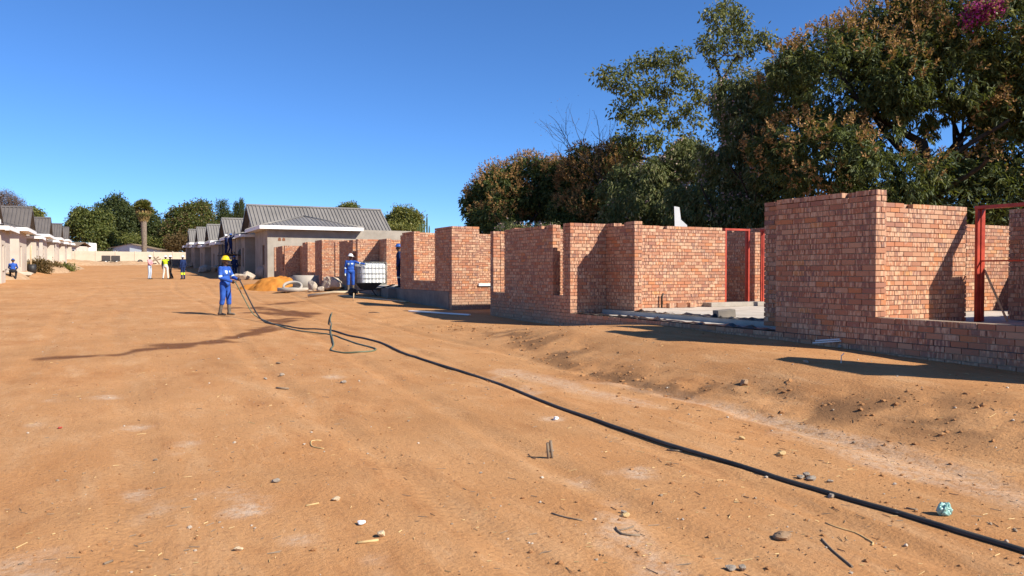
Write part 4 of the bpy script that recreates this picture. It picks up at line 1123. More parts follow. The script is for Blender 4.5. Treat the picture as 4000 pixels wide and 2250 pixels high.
JD = dict(head=(0, -.015, 1.585), neck=(0, .0, 1.40), chest=(0, .005, 1.25), belly=(0, 0, 1.06), pelvis=(0, .0, .94),
          shL=(.185, .01, 1.365), shR=(-.185, .01, 1.365), elL=(.235, .03, 1.10), elR=(-.235, .03, 1.10), wrL=(.235, -.06, .86), wrR=(-.235, -.06, .86),
          hdL=(0, -.15, -1), hdR=(0, -.15, -1), hiL=(.095, 0, .92), hiR=(-.095, 0, .92), knL=(.105, -.025, .50), knR=(-.105, -.025, .50),
          anL=(.11, .02, .085), anR=(-.11, .02, .085), toL=(.02, -1, 0), toR=(-.02, -1, 0), look=(0, -1, 0))
def person(label, loc, face, pose=None, top='blue', leg='blue', foot='shoe', bands=(), hat='hat_white', scale=1., voxel=.014, group=None, vest=False, baggy=1., glove=None):
    """standing figure facing -y before turning to 'face'; one continuous surface grown from its limbs, a helmet on top"""
    J = {k: Vector(v) for k, v in {**JD, **(pose or {})}.items()}
    rz = math.atan2(face[0], -face[1])
    root = empty('person', loc, rz); root.scale = (scale,) * 3
    tag(root, label, 'person', group)
    C = []
    def cap(a, b, ra, rb, m, nm): C.append(('c', Vector(a), Vector(b), ra, rb, m, nm))
    def ell(c, r, m, nm): C.append(('e', Vector(c), Vector(r), 0, 0, m, nm))
    lk = J['look'].normalized(); rt = lk.cross(Vector((0, 0, 1))).normalized(); upv = rt.cross(lk)
    hd = J['head']
    ell(hd + Vector((0, 0, .02)), (.078, .094, .098), 'skin', 'head'); ell(hd + lk * .035 - upv * .055, (.054, .058, .062), 'skin', 'jaw')
    cap(hd + lk * .085 + upv * .005, hd + lk * .103 - upv * .025, .010, .016, 'skin', 'nose')
    cap(hd + lk * .078 - upv * .068 - rt * .018, hd + lk * .078 - upv * .068 + rt * .018, .012, .012, 'skin', 'lips')
    for s in (-1, 1): cap(hd + rt * s * .078 - upv * .0 - lk * .0, hd + rt * s * .082 - upv * .03, .016, .012, 'skin', 'ear')
    cap(J['neck'], hd - upv * .06, .058, .052, 'skin', 'neck')
    b = baggy
    ell(J['chest'], (.175 * b, .118 * b, .175), top, 'torso'); ell(J['belly'], (.152 * b, .112 * b, .17), top, 'torso'); ell(J['pelvis'], (.155 * b, .118 * b, .125), leg, 'hips')
    cap(J['shL'], J['shR'], .068, .068, top, 'torso'); cap(J['neck'] - Vector((0, 0, .01)), J['chest'], .075, .10, top, 'collar')
    for S in 'LR':
        sg = 1 if S == 'L' else -1
        sh, el, wr = J['sh' + S], J['el' + S], J['wr' + S]
        cap(sh, el, .066 * b, .052 * b, top, 'upper' + S); cap(el, wr, .052 * b, .044 * b, top, 'fore' + S)
        h = J['hd' + S].normalized(); g = glove or 'skin'
        pal = wr + h * .045; side = h.cross(Vector((sg, 0.2, 0.1))).normalized(); thn = h.cross(side).normalized()
        cap(wr, wr + h * .085, .026, .033, g, 'palm'); cap(wr + side * .014, wr + h * .08 + side * .018, .024, .024, g, 'palm'); cap(wr - side * .014, wr + h * .08 - side * .018, .024, .024, g, 'palm')
        for k, fl in zip((-1.5, -.5, .5, 1.5), (.062, .075, .078, .07)):
            f0 = wr + h * .085 + side * k * .019; f1 = f0 + h * fl * .5 + thn * sg * -.006; f2 = f1 + (h * .6 - thn * sg * .8).normalized() * fl * .5
            cap(f0, f1, .0105, .0095, g, 'finger'); cap(f1, f2, .0095, .008, g, 'finger')
        t0 = wr + h * .03 + side * .03; t1 = t0 + (side * .8 + h * .7).normalized() * .04; t2 = t1 + (h * .9 - thn * sg * .3).normalized() * .032
        cap(t0, t1, .0125, .011, g, 'thumb'); cap(t1, t2, .011, .009, g, 'thumb')
        hi, kn, an = J['hi' + S], J['kn' + S], J['an' + S]
        cap(hi, kn, .096 * b, .073 * b, leg, 'thigh' + S)
        if foot == 'boot':
            mid = kn.lerp(an, .32); cap(kn, mid, .073 * b, .070 * b, leg, 'shin' + S); cap(kn.lerp(an, .30), an, .062, .052, 'boot', 'bootleg')
        else: cap(kn, an + Vector((0, 0, .03)), .073 * b, .062 * b, leg, 'shin' + S)
        tv = J['to' + S].normalized(); fm = 'boot' if foot == 'boot' else 'shoe'
        cap(an + Vector((0, 0, -.03)) - tv * .03, an + tv * .14 + Vector((0, 0, -.045)), .045, .036, fm, 'foot'); cap(an + Vector((0, 0, -.04)) + tv * .06, an + tv * .17 + Vector((0, 0, -.05)), .042, .032, fm, 'foot')
    bm = bmesh.new()
    for q in C:
        if q[0] == 'c': capsule(bm, q[1], q[2], q[3], q[4])
        else: ellipsoid(bm, q[1], q[2])
    me0 = bpy.data.meshes.new('tmp'); bm.to_mesh(me0); bm.free()
    o = bpy.data.objects.new('tmp', me0); COL.objects.link(o)
    md = o.modifiers.new('r', 'REMESH'); md.mode = 'VOXEL'; md.voxel_size = voxel
    ms = o.modifiers.new('s', 'SMOOTH'); ms.factor = .5; ms.iterations = 3
    dg = bpy.context.evaluated_depsgraph_get(); dg.update()
    me = bpy.data.meshes.new_from_object(o.evaluated_get(dg)); me.name = 'body'
    bpy.data.objects.remove(o); bpy.data.meshes.remove(me0)
    n = len(me.polygons); ctr = np.zeros(n * 3, np.float32); me.polygons.foreach_get('center', ctr); P = ctr.reshape(-1, 3).astype(float)
    best = np.full(n, 1e9); who = np.zeros(n, int); par = np.zeros(n)
    for i, q in enumerate(C):
        if q[0] == 'c':
            a, bb = np.array(q[1]), np.array(q[2]); ab = bb - a; t_ = np.clip(((P - a) @ ab) / max(ab @ ab, 1e-9), 0, 1)
            d = np.linalg.norm(P - a - t_[:, None] * ab, axis=1) - (q[3] + (q[4] - q[3]) * t_)
        else:
            rr = np.array(q[2]); k = np.linalg.norm((P - np.array(q[1])) / rr, axis=1); d = (k - 1) * rr.min(); t_ = np.zeros(n)
        m_ = d < best; best[m_] = d[m_]; who[m_] = i; par[m_] = t_[m_]
    slots = []; 
    def slot(k):
        if k not in slots: slots.append(k)
        return slots.index(k)
    mi = np.array([slot(q[5]) for q in C])[who]
    nm = np.array([q[6] for q in C])[who]
    for part, lo, hi_, mt in bands:
        k = np.char.startswith(nm.astype(str), part) & (par >= lo) & (par <= hi_); mi[k] = slot(mt)
    if vest:
        k = np.isin(nm, ['torso', 'collar']) & (P[:, 2] > .97); mi[k] = slot('hivis')
        k = np.isin(nm, ['torso']) & (P[:, 2] > 1.02) & (P[:, 2] < 1.08); mi[k] = slot('reflect')
    for s in (-1, 1):
        e = np.array(hd + lk * .088 + rt * s * .033 + upv * .012); k = np.linalg.norm(P - e, axis=1) < .011; mi[k] = slot('eye')
    for k in slots: me.materials.append(M[k])
    me.polygons.foreach_set('material_index', mi.astype(np.int32)); me.polygons.foreach_set('use_smooth', np.ones(n, bool))
    body = link('body', me, root)
    if hat:
        Mx = Matrix.Translation(hd + upv * .052) @ Matrix((rt, -lk, upv)).transposed().to_4x4()
        mb = MB(); mb.lathe([(.001, .105), (.04, .10), (.075, .08), (.098, .045), (.108, .0), (.122, -.006), (.124, -.014), (.104, -.014)], 24, 0, Mx @ Matrix.Diagonal((.94, 1.12, 1, 1)))
        mb.add([Mx @ Vector(v) for v in ((-.075, -.115, -.004), (.075, -.115, -.004), (.05, -.175, -.016), (-.05, -.175, -.016), (-.075, -.115, -.014), (.075, -.115, -.014), (.05, -.175, -.024), (-.05, -.175, -.024))],
               [(0, 1, 2, 3), (7, 6, 5, 4), (0, 4, 5, 1), (1, 5, 6, 2), (2, 6, 7, 3), (3, 7, 4, 0)])
        for s in (-.02, 0, .02):
            mb.tube([Mx @ Vector((s, y, z)) for y, z in ((-.10, .05), (-.06, .098), (0, .112), (.06, .098), (.10, .05))], .006, 5)
        mb.build('hard_hat', M[hat], root)
    return root, J, Matrix.Translation(loc) @ Matrix.Rotation(rz, 4, 'Z') @ Matrix.Diagonal((scale, scale, scale, 1))

REF = (('upper', .66, .86, 'reflect'), ('shin', .25, .42, 'reflect'))
def facing(right, toward): return (_r.x * right - _f.x * toward, _r.y * right - _f.y * toward)
pA = G(880, 1232)
rA, JA, MA = person('man in blue overalls and yellow hard hat holding the green hose', tuple(pA), facing(.95, .28),
    dict(elL=(.245, -.09, 1.12), wrL=(.10, -.34, 1.06), hdL=(-.35, -.9, -.15), elR=(-.255, -.03, 1.10), wrR=(-.13, -.30, 1.00), hdR=(.25, -.95, -.1), knL=(.10, -.05, .50), anL=(.10, -.06, .085), knR=(-.11, -.0, .50), anR=(-.12, .09, .085), look=(.1, -1, -.03)),
    'blue', 'blue', 'boot', (('upper', .78, .99, 'reflect'),), 'yellow', 1.01, .0095, baggy=1.12)
# chest print
def chest_patch(root, mat):
    for x0, x1, z0, z1 in ((-.125, -.045, 1.255, 1.31), (.035, .12, 1.255, 1.31), (-.10, -.05, 1.215, 1.25)):
        m = MB(); vs = []
        for z in (z0, z1):
            for x in np.linspace(x0, x1, 4):
                y = -.118 * 1.06 * math.sqrt(max(0, 1 - (x / (.175 * 1.06)) ** 2 - ((z - 1.25) / .175) ** 2)) - .004
                vs.append((x, y, z))
        m.add(vs, [(i, i + 1, i + 5, i + 4) for i in range(3)]); m.add([(v[0], v[1] + .004, v[2]) for v in vs], [(i, i + 1, i + 5, i + 4) for i in range(3)]); m.build('reflective_print', M[mat], root)
chest_patch(rA, 'reflect')
pm2 = on_x(1370, 1138, 9.2); pm2.z = float(gz(pm2.x, pm2.y))
rI, JI, MI = person('man in blue overalls and white hard hat leaning on the caged water tank', tuple(pm2), facing(.12, 1),
    dict(elL=(.40, -.05, 1.30), wrL=(.62, -.10, 1.26), hdL=(1, -.1, -.25), look=(.75, -.7, -.05)), 'blue', 'blue', 'boot', (('fore', .02, .22, 'reflect'),), 'hat_white', .97, .012, baggy=1.08, glove='reflect')
chest_patch(rI, 'reflect')
pc = Vector((9.98, 29.55, zB + .02))
person('man in dark blue overalls and blue hard hat half hidden behind the brick panel', tuple(pc), facing(-.75, .15), dict(look=(.1, -1, 0)), 'navy', 'navy', 'shoe', (('shin', .15, .3, 'reflect'),), 'hat_blue', 1.0, .014)
for lab, px, face, kw, pose in (
    ('man in pink shirt and pale jeans, leftmost of the group in the yard', 585, facing(.9, .1), dict(top='pink', leg='pale_blue'), dict(elL=(.22, -.1, 1.12), wrL=(.12, -.33, 1.13), hdL=(0, -1, .1), elR=(-.22, -.1, 1.12), wrR=(-.12, -.33, 1.13), hdR=(0, -1, .1))),
    ('person in yellow hi-vis vest and cream trousers seen from behind in the yard', 647, facing(-.1, -1), dict(top='black_cloth', leg='cream_trouser', vest=True), dict(hiL=(.1, 0, .92), anL=(.17, .02, .085), anR=(-.17, .02, .085), knL=(.13, -.03, .5), knR=(-.13, -.03, .5))),
    ('person in black clothes standing just behind the hi-vis vest', 667, facing(-.8, .5), dict(top='black_cloth', leg='black_cloth'), dict(anL=(.2, .1, .085))),
    ('man in navy overalls with yellow shin bands, rightmost of the group', 715, facing(-.6, -.3), dict(top='navy', leg='navy', bands=(('shin', .0, .45, 'hivis'),)), {})):
    q = G(px, 1091 if px != 667 else 1090)
    if px == 667: q = G(px, 1089)
    person(lab, tuple(q), face, pose, hat='hat_white', scale=.99, voxel=.018, group='site visitors talking in the yard', **kw)
pl = Vector((-5.9, 74.2, 0)); pl = on_x(50, 1048, -5.9); pl.z = float(gz(pl.x, pl.y))
person('man in blue overalls crouching at the brown door of the left cottage', tuple(pl), facing(-.5, -.9),
       dict(head=(0, -.22, 1.20), neck=(0, -.14, 1.03), chest=(0, -.10, .88), belly=(0, -.0, .70), shL=(.18, -.13, .98), shR=(-.18, -.13, .98), elL=(.24, -.28, .76), elR=(-.24, -.28, .76), wrL=(.15, -.46, .68), wrR=(-.15, -.46, .68), look=(0, -.95, -.3), pelvis=(0, .10, .55), hiL=(.1, .08, .54), hiR=(-.1, .08, .54), knL=(.17, -.30, .58), knR=(-.17, -.28, .50), anL=(.14, -.12, .085), anR=(-.14, -.05, .085)), 'blue', 'black_cloth', 'shoe', (), 'hat_blue', 1.0, .018)

# ------------------------------------------------------------------ scaffold at the grey cottage
sx0, sy0 = 8.1, 70.2; szg = float(gz(sx0, sy0, False)); plat = CZ + 1.55
rs = empty('scaffold', (sx0, sy0, szg)); tag(rs, 'steel tube scaffold with plank deck against the grey cottage', 'scaffold')
for x in (0, 1.3):
    for y in (0, 2.6):
        MB().tube([(x, y, -.1), (x, y, plat - szg + (.9 if x == 0 else 0.3))], .035, 6).build('standard', M['dark_steel'], rs)
for y in (0, 2.6):
    for z in (.9, plat - szg - .06): MB().tube([(-.15, y, z), (1.45, y, z)], .03, 6).build('transom', M['dark_steel'], rs)
for x in (0, 1.3):
    for z in (1.0, plat - szg - .0): MB().tube([(x, -.2, z - .04), (x, 2.8, z - .04)], .03, 6).build('ledger', M['dark_steel'], rs)
for k in range(4): MB().box((.1 + k * .3, -.3, plat - szg + .01), (.36 + k * .3, 2.9, plat - szg + .055)).build('plank', M['oldwood'], rs)
person('left of the two men in dark overalls reaching up on the scaffold', (sx0 + .5, sy0 + 1.9, plat + .06), (.9, .3), dict(elL=(.25, -.15, 1.55), wrL=(.2, -.2, 1.8), hdL=(0, -.2, 1), anR=(-.2, .1, .085), look=(.2, -1, .5)), 'navy', 'navy', hat='hat_white', voxel=.018, group='workers on the scaffold')
person('right of the two men in dark overalls reaching up on the scaffold', (sx0 + .7, sy0 + .45, plat + .06), (.8, .5), dict(elR=(-.25, -.15, 1.55), wrR=(-.2, -.2, 1.8), hdR=(0, -.2, 1), anL=(.22, .1, .085)), 'navy', 'navy', hat='hat_blue', voxel=.018, group='workers on the scaffold')
q = on_x(916, 1060, 8.3); q.z = float(gz(q.x, q.y))
person('man in dark overalls standing on the ground beside the scaffold', tuple(q), (.2, .9), dict(elL=(.25, -.1, 1.12), wrL=(.12, -.3, 1.1)), 'navy', 'navy', hat='hat_blue', voxel=.018)

# ------------------------------------------------------------------ water tank, wheelbarrow, pipes
zt0 = zB + .01
H2.prop('porch_apron', MB().box((9.45, 29.3, zB - 1.1), (xB - .021, 34.8, zB)), M['foundation'])
rt_ = empty('water_tank', (10.2, 34.05, zt0)); tag(rt_, 'white plastic water tank in a galvanised cage on a pallet', 'tank')
W2_, D2_, HT = .57, .5, 1.0
m = MB()
for k, x in enumerate((-.45, 0, .45)): m.box((x - .08, -.48, 0), (x + .08, .48, .07))
m.box((-.56, -.5, .071), (.56, .5, .105)); m.build('pallet', M['steel'], rt_)
MB().box((-.53, -.46, .11), (.53, .46, 1.02)).build('bottle', M['tank'], rt_, bevel=.06)
MB().lathe([(0, 1.06), (.11, 1.06), (.11, 1.02)], 16).build('lid', M['rubber'], rt_)
m = None
for z in (.14, .36, .58, .82, 1.07): MB().tube([(-W2_, -D2_, z), (W2_, -D2_, z), (W2_, D2_, z), (-W2_, D2_, z), (-W2_, -D2_, z)], .013, 6).build('cage_rail', M['steel'], rt_)
for k in range(8):
    x = -W2_ + 2 * W2_ * k / 7
    for y in (-D2_ - .012, D2_ + .012): MB().tube([(x, y, .1), (x, y, 1.07)], .012, 6).build('cage_bar', M['steel'], rt_)
for k in range(1, 6):
    y = -D2_ + 2 * D2_ * k / 6
    for x in (-W2_ - .012, W2_ + .012): MB().tube([(x, y, .1), (x, y, 1.07)], .012, 6).build('cage_bar', M['steel'], rt_)
# wheelbarrow standing in the shade in front of the tank
wb = on_x(1440, 1150, 9.05); wb.z = float(gz(wb.x, wb.y)); rw = empty('wheelbarrow', tuple(wb), R_(-12)); rw.scale = (.86, .86, .8); tag(rw, 'dark steel wheelbarrow parked in the shade in front of the water tank', 'wheelbarrow')
prof = [(-.42, .30), (.25, .30), (.55, .62), (-.62, .62)]
m = MB(); tp = [(-.62, -.34, .64), (.58, -.34, .64), (.58, .34, .64), (-.62, .34, .64)]; bt = [(-.38, -.2, .34), (.22, -.2, .30), (.22, .2, .30), (-.38, .2, .34)]
m.add(tp + bt, [(4, 5, 6, 7), (0, 1, 5, 4), (1, 2, 6, 5), (2, 3, 7, 6), (3, 0, 4, 7)]); m.add([(a * .97, b * .97, c + .012) for a, b, c in tp + bt], [(7, 6, 5, 4), (4, 5, 1, 0), (5, 6, 2, 1), (6, 7, 3, 2), (7, 4, 0, 3)])
m.build('tray', M['dark_steel'], rw); MB().tube(tp + [tp[0]], .014, 6).build('tray_rim', M['dark_steel'], rw)
for s in (-1, 1):
    MB().tube([(-.75, s * .08, .2), (-.3, s * .2, .29), (.4, s * .27, .33), (1.05, s * .31, .52)], .019, 7).build('handle', M['dark_steel'], rw)
    MB().tube([(1.0, s * .306, .505), (1.18, s * .315, .56)], .024, 8).build('grip', M['rubber'], rw)
    MB().tube([(.15, s * .23, .32), (.35, s * .26, .0), (.5, s * .26, .0), (.55, s * .28, .36)], .015, 6).build('leg', M['dark_steel'], rw)
wm_ = Matrix.Translation((-.75, 0, .2)) @ Matrix.Rotation(R_(90), 4, 'X')
wl = MB().lathe([(.13, -.035), (.18, -.045), (.2, -.02), (.2, .02), (.18, .045), (.13, .035)], 22, 0, wm_).build('wheel', M['rubber'], rw)
MB().lathe([(.0, -.02), (.13, -.03), (.13, .03), (.0, .02)], 18, 0, wm_).build('rim', M['dark_steel'], wl)

def beam(name, label, a, b, w, h, mat, cat, group=None):
    a, b = Vector(a), Vector(b); c = (a + b) / 2; L = (b - a).length
    o = MB().box((-L / 2, -w / 2, -h / 2), (L / 2, w / 2, h / 2)).build(name, mat, bevel=min(w, h) * .12)
    o.location = c; o.rotation_euler = (b - a).to_track_quat('X', 'Z').to_euler(); return tag(o, label, cat, group)
def pole(name, label, pts, r, mat, cat, group=None, seg=8):
    p0 = Vector(pts[0]); o = MB().tube([Vector(p) - p0 for p in pts], r, seg).build(name, mat); o.location = p0; return tag(o, label, cat, group)
a = G(1203, 1163); b = on_x(1400, 1140, 8.9)
pole('timber_pole', 'long pale pole lying at the feet of the man by the tank', [a + Vector((0, 0, .06)), a.lerp(b, .5) + Vector((0, 0, .09)), Vector((b.x, b.y, float(gz(b.x, b.y)) + .09))], .06, M['timber'], 'pole')
a, b = G(1330, 1158), G(1590, 1182)
beam('plank', 'thin pale plank lying on the ground in front of the wheelbarrow', a + Vector((0, 0, .03)), b + Vector((0, 0, .03)), .18, .04, M['timber'], 'plank', 'planks near the tank')
a, b = G(1600, 1218), G(1835, 1232)
beam('plank', 'longer white plank lying in the shadow below the middle brick corner', a + Vector((0, 0, .03)), b + Vector((0, 0, .03)), .12, .04, M['white'], 'plank', 'planks near the tank')
a = on_x(1380, 1165, 7.9); a.z = float(gz(a.x, a.y))
pole('stake', 'short pale stake standing in the soil in front of the wheelbarrow', [a, a + Vector((.02, 0, .3))], .02, M['timber'], 'stake')
a = G(1440, 1222)
pole('dry_stick', 'crooked dry stick on the ground below the stake', [a, a + Vector((.15, -.2, .02)), a + Vector((.2, -.5, .01))], .012, M['oldwood'], 'stick')

# ------------------------------------------------------------------ rocks, heaps, concrete rings
def rock_mesh(seed, sub=3, rough=.28, flat=.75):
    bm = bmesh.new(); bmesh.ops.create_icosphere(bm, subdivisions=sub, radius=1)
    r = np.random.default_rng(seed); planes = [(Vector(unit(r.normal(size=3))), .45 + .4 * r.random()) for _ in range(14)]
    for v in bm.verts:
        d = v.co.normalized(); k = 1.
        for n_, h in planes:
            c = d.dot(n_)
            if c > .1: k = min(k, h / c)
        k *= 1 + rough * .9 * float(fbm(d.x * 2.1 + seed, d.y * 2.1 + d.z * 1.7, 3, seed))
        v.co = d * k; v.co.z *= flat
    me = bpy.data.meshes.new('rock'); bm.to_mesh(me); bm.free(); me.polygons.foreach_set('use_smooth', np.zeros(len(me.polygons), bool)); return me
ROCKS = [rock_mesh(s) for s in range(7)]
for mm in ROCKS: mm.materials.append(M['rock'])
def rock(label, p, s, k=0, rz=0., name='boulder', mat=None, group=None, cat='rock', sink=.25):
    me = ROCKS[k % 7]
    if mat: me = me.copy(); me.materials.clear(); me.materials.append(mat)
    o = link(name, me, None, (p[0], p[1], p[2] + s[2] * (.75 - sink)), rz); o.scale = s; return tag(o, label, cat, group)
SG = 'boulders and rubble in front of the houses'
def gp(px, py, up=0): q = G(px, py); return (q.x, q.y, q.z + up)
spots = [('tallest dark boulder left of the man at the tank', 1290, 1138, (.55, .5, .62), 1), ('brown pointed boulder right of the concrete trough', 1222, 1136, (.32, .3, .45), 2), ('small dark stone between the pointed and the tallest boulder', 1250, 1140, (.22, .2, .22), 3),
         ('flat slab stone behind the feet of the man at the tank', 1340, 1128, (.55, .3, .22), 4), ('small stone in front of the pointed boulder', 1210, 1143, (.2, .16, .1), 5),
         ('broad pale boulder behind the hose man', 935, 1094, (.75, .5, .5), 0), ('jagged pale boulder right of the broad one behind the hose man', 968, 1093, (.62, .5, .62), 6), ('low pale stone left in the row behind the hose man', 912, 1090, (.55, .45, .35), 2),
         ('big pale boulder left of the hose man by the grey cottages', 800, 1066, (.95, .7, .7), 3), ('second pale boulder against the grey cottages, nearer the hose man', 838, 1063, (.8, .6, .6), 5), ('small far pale boulder near the grey cottages', 748, 1044, (.75, .6, .65), 1),
         ('pale upright stone at the foot of the left cottage', 58, 1078, (.55, .5, .75), 4), ('wide undercut stone beside the upright one at left', 92, 1084, (.95, .6, .45), 0), ('smaller stone between the left cottage and the wide one', 20, 1080, (.6, .5, .4), 6)]
for i, (lab, px, py, s, k) in enumerate(spots): rock(lab, gp(px, py), s, k, i * 1.3, group=SG)

def heap(name, label, c, rx, ry, h, mat, seed, cat='heap', group=None, lump=.25):
    n = 40; u = np.linspace(-1.15, 1.15, n); X, Y = np.meshgrid(u, u); r = np.hypot(X, Y)
    z = h * np.clip(1 - r * (1 + .5 * fbm(X * 1.4 + seed, Y * 1.4, 3, seed)), 0, 1) ** .85 * (1 + lump * 1.6 * fbm(X * 4, Y * 4, 4, seed + 3)) + h * .12 * fbm(X * 9, Y * 9, 3, seed + 9) * (r < .95)
    z = np.minimum(z * 1.5, h * (.8 + .5 * fbm(X * 2.5, Y * 2.5, 4, seed + 20)))
    wx, wy = c[0] + X * rx, c[1] + Y * ry
    zz = gz(wx, wy, False) - .06 + z
    idx = np.arange(n * n).reshape(n, n); F = np.stack([idx[:-1, :-1], idx[:-1, 1:], idx[1:, 1:], idx[1:, :-1]], -1).reshape(-1, 4)
    V = np.stack([X * rx, Y * ry, zz - c[2]], -1).reshape(-1, 3)
    o = link(name, np_mesh(name, V, F, [mat], True), None, c); return tag(o, label, cat, group)
q = G(1068, 1128); heap('sand_heap', 'bright orange sand heap beside the concrete rings', tuple(q), 1.3, 1.8, .75, M['sand'], 3)
q = G(1010, 1128); heap('sand_heap', 'low orange spill of sand left of the sand heap', tuple(q), 1.1, 1.5, .35, M['sand'], 5)
for i, (lab, px, py, rx, ry, h) in enumerate((('spoil heap along the second left cottage', 205, 1060, 1.6, 5, .8), ('long low spoil heap under the third left cottage', 250, 1050, 2.0, 8, .8), ('spoil heap at the foot of the far perimeter wall, left', 330, 1036, 5, 4, .9),
                                               ('spoil heap at the foot of the far perimeter wall, middle', 500, 1034, 4, 3, .8), ('brown earth bank at the first left cottage', 15, 1080, 1.6, 3., .45))):
    q = G(px, py); heap('spoil_heap', lab, tuple(q), rx, ry, h, M['rubble_soil'], 11 + i, group='spoil heaps at the far end')
# concrete rings and trough
def ring(name, label, loc, R0, R1, h, tilt=(0, 0, 0), group='precast concrete rings'):
    o = MB().lathe([(R0, 0), (R0, h), (R0 - .02, h + .01), (R1 + .02, h + .01), (R1, h), (R1, 0)], 32, closed=True).build(name, M['concrete']); o.location = loc; o.rotation_euler = tilt
    return tag(o, label, 'ring', group)
q = G(1160, 1133); ring('concrete_ring', 'large upright concrete ring behind the half ring by the sand heap', (q.x + .55, q.y + .6, q.z - .05), .62, .54, .75)
ring('concrete_ring', 'grey concrete ring leaning against the large upright ring', (q.x - .25, q.y - .25, q.z + .12), .46, .37, .13, (R_(28), R_(-8), 0))
ring('concrete_ring', 'flat concrete ring lying under the leaning one', (q.x - .25, q.y - .35, q.z - .04), .72, .3, .16)
q = G(1020, 1090); ring('concrete_pipe', 'concrete pipe section lying open end towards the yard beside the grey corner', (q.x, q.y, q.z + .48), .5, .4, .9, (R_(90), 0, R_(25)))
# trailer by the far wall, timber and tyre piles
q = G(433, 1030); tr = empty('trailer', tuple(q), R_(4)); tag(tr, 'dark loaded trailer with pale wheel hubs by the far perimeter wall', 'trailer')
MB().box((-1.35, -.7, .55), (1.35, .7, .68)).build('bed', M['dark_steel'], tr, bevel=.01)
for x in (-.7, .7): MB().box((x - .62, -.65, .681), (x + .62, .65, 1.5)).build('crate', M['dark_steel'], tr, bevel=.02)
for x in (-.8, .8):
    for y in (-.72, .72):
        mx = Matrix.Translation((x, y, .38)) @ Matrix.Rotation(R_(90), 4, 'X'); wl = MB().lathe([(.2, -.09), (.34, -.1), (.38, -.06), (.38, .06), (.34, .1), (.2, .09)], 20, 0, mx).build('wheel', M['rubber'], tr)
        MB().lathe([(0, -.095), (.2, -.085), (.2, .085), (0, .095)], 16, 0, mx).build('hub', M['white'], wl)
MB().tube([(-1.35, 0, .6), (-2.2, 0, .5)], .05, 6).build('drawbar', M['dark_steel'], tr)
for i, (px, py, L, a) in enumerate(((310, 1030, 3.5, .1), (352, 1022, 4., -.1), (368, 1026, 3., .25), (600, 1022, 3., 1.0), (612, 1020, 2.6, 1.9), (604, 1018, 2.2, .5))):
    q = G(px, py); d = Vector((math.cos(a), .2, math.sin(a) * .5 if i > 2 else .04)) * L / 2; c = q + Vector((0, 0, .25 + (.5 if i > 2 else 0)))
    beam('log', ['weathered log on the spoil by the far wall, left of the trailer', 'long weathered log lying left of the trailer', 'topmost log of the pile left of the trailer', 'branch propped in the brush heap right of the trailer', 'second branch leaning in the brush heap right of the trailer', 'short branch in the brush heap right of the trailer'][i], c - d, c + d, .2, .18, M['oldwood'], 'log', 'logs by the far wall')
q = G(548, 1030); o = MB().lathe([(.25 + .12 * math.cos(a) * 1. + .1, .11 * math.sin(a)) for a in np.linspace(0, 6.283, 11)[:-1]], 24, closed=True).build('tyre', M['rubber']); o.location = (q.x, q.y, q.z + .45); o.rotation_euler = (R_(78), 0, R_(20)); tag(o, 'old tyre standing by the far perimeter wall', 'tyre')
q = G(706, 1040); rr = empty('dark_boxes', tuple(q)); tag(rr, 'added low dark boxes at the end of the grey cottages', 'stack')
for k in range(9):
    for z in range(4): MB().box((-2.6 + k * .58, -.5, z * .27), (-2.04 + k * .58, .5, z * .27 + .26)).build('block', M['foundation'], rr)  # boxes added to stand in for a low dark rectangle

# low shrubs in front of the left cottages
for i, (px, py, w, h, lab) in enumerate(((150, 1062, 1.7, .8, 'dark weedy bush beside the first left cottage'), (195, 1060, 2.0, .65, 'weedy bush in front of the second left cottage'), (245, 1060, 2.0, .45, 'low grassy tuft nearest the yard on the left'))):
    q = G(px, py); r = empty('bush', tuple(q)); tag(r, lab, 'bush', 'weeds along the left cottages')
    MB().tube([(0, 0, 0), (.05, 0, h * .6)], [.05, .03], 5).build('stem', M['bark'], r)
    crown('foliage', r, [(0, 0, h * .4, w * .5, w * .7, h * .6)], 260, 6, .28, .1, M['lf_brown'] if i < 2 else M['lf_green'], -.2, .7, .2, 60 + i, core=.0)
q = G(121, 1062); pole('post', 'thin pale post standing beside the first left cottage', [q, q + Vector((0, 0, 1.5)), q + Vector((.03, 0, 2.1))], .06, M['timber'], 'post')
q = G(125, 1068); o = MB().lathe([(0, 0), (.28, 0), (.3, .35), (.28, .7), (.26, .7), (.26, .06), (0, .06)], 20).build('drum', M['rubber']); o.location = q; tag(o, 'dark open drum at the foot of the thin post on the left', 'drum')

# ------------------------------------------------------------------ inside and on the near brick house
def on_slab(px, py, z): r = ray(px, py); return Vector((0, 0, CZ)) + r * ((z - CZ) / r.z)
zs = zA + .075
for i, (px, py, a, lab) in enumerate(((2612, 1203, .3, 'loose brick on the slab, leftmost of three below the wide sunlit wall'), (2640, 1201, -.4, 'loose brick on the slab, middle of three below the wide sunlit wall'), (2666, 1199, .1, 'loose brick on the slab, rightmost of three below the wide sunlit wall'))):
    q = on_slab(px, py, zs); o = link('loose_brick', BRICK, None, (q.x, min(q.y, 16.3), zs + .06 + .01), a); o.scale = (.225, .108, .12); tag(o, lab, 'brick', 'loose bricks on the slab')
q = on_slab(2540, 1200, zs)
pole('pipe_stub', 'dark pipe stub standing against the foot of the wide sunlit wall', [(q.x, 16.46, zs - .05), (q.x, 16.46, zs + .3), (q.x + .02, 16.42, zs + .38)], .025, M['dark_steel'], 'pipe')
q = on_slab(2830, 1240, zs); o = MB().box((-.2, -.12, 0), (.2, .12, .16)).build('block', M['foundation'], bevel=.01); o.location = (q.x, q.y, zs); o.rotation_euler = (0, R_(-4), R_(-15)); tag(o, 'dark concrete block lying on the white slab', 'block')
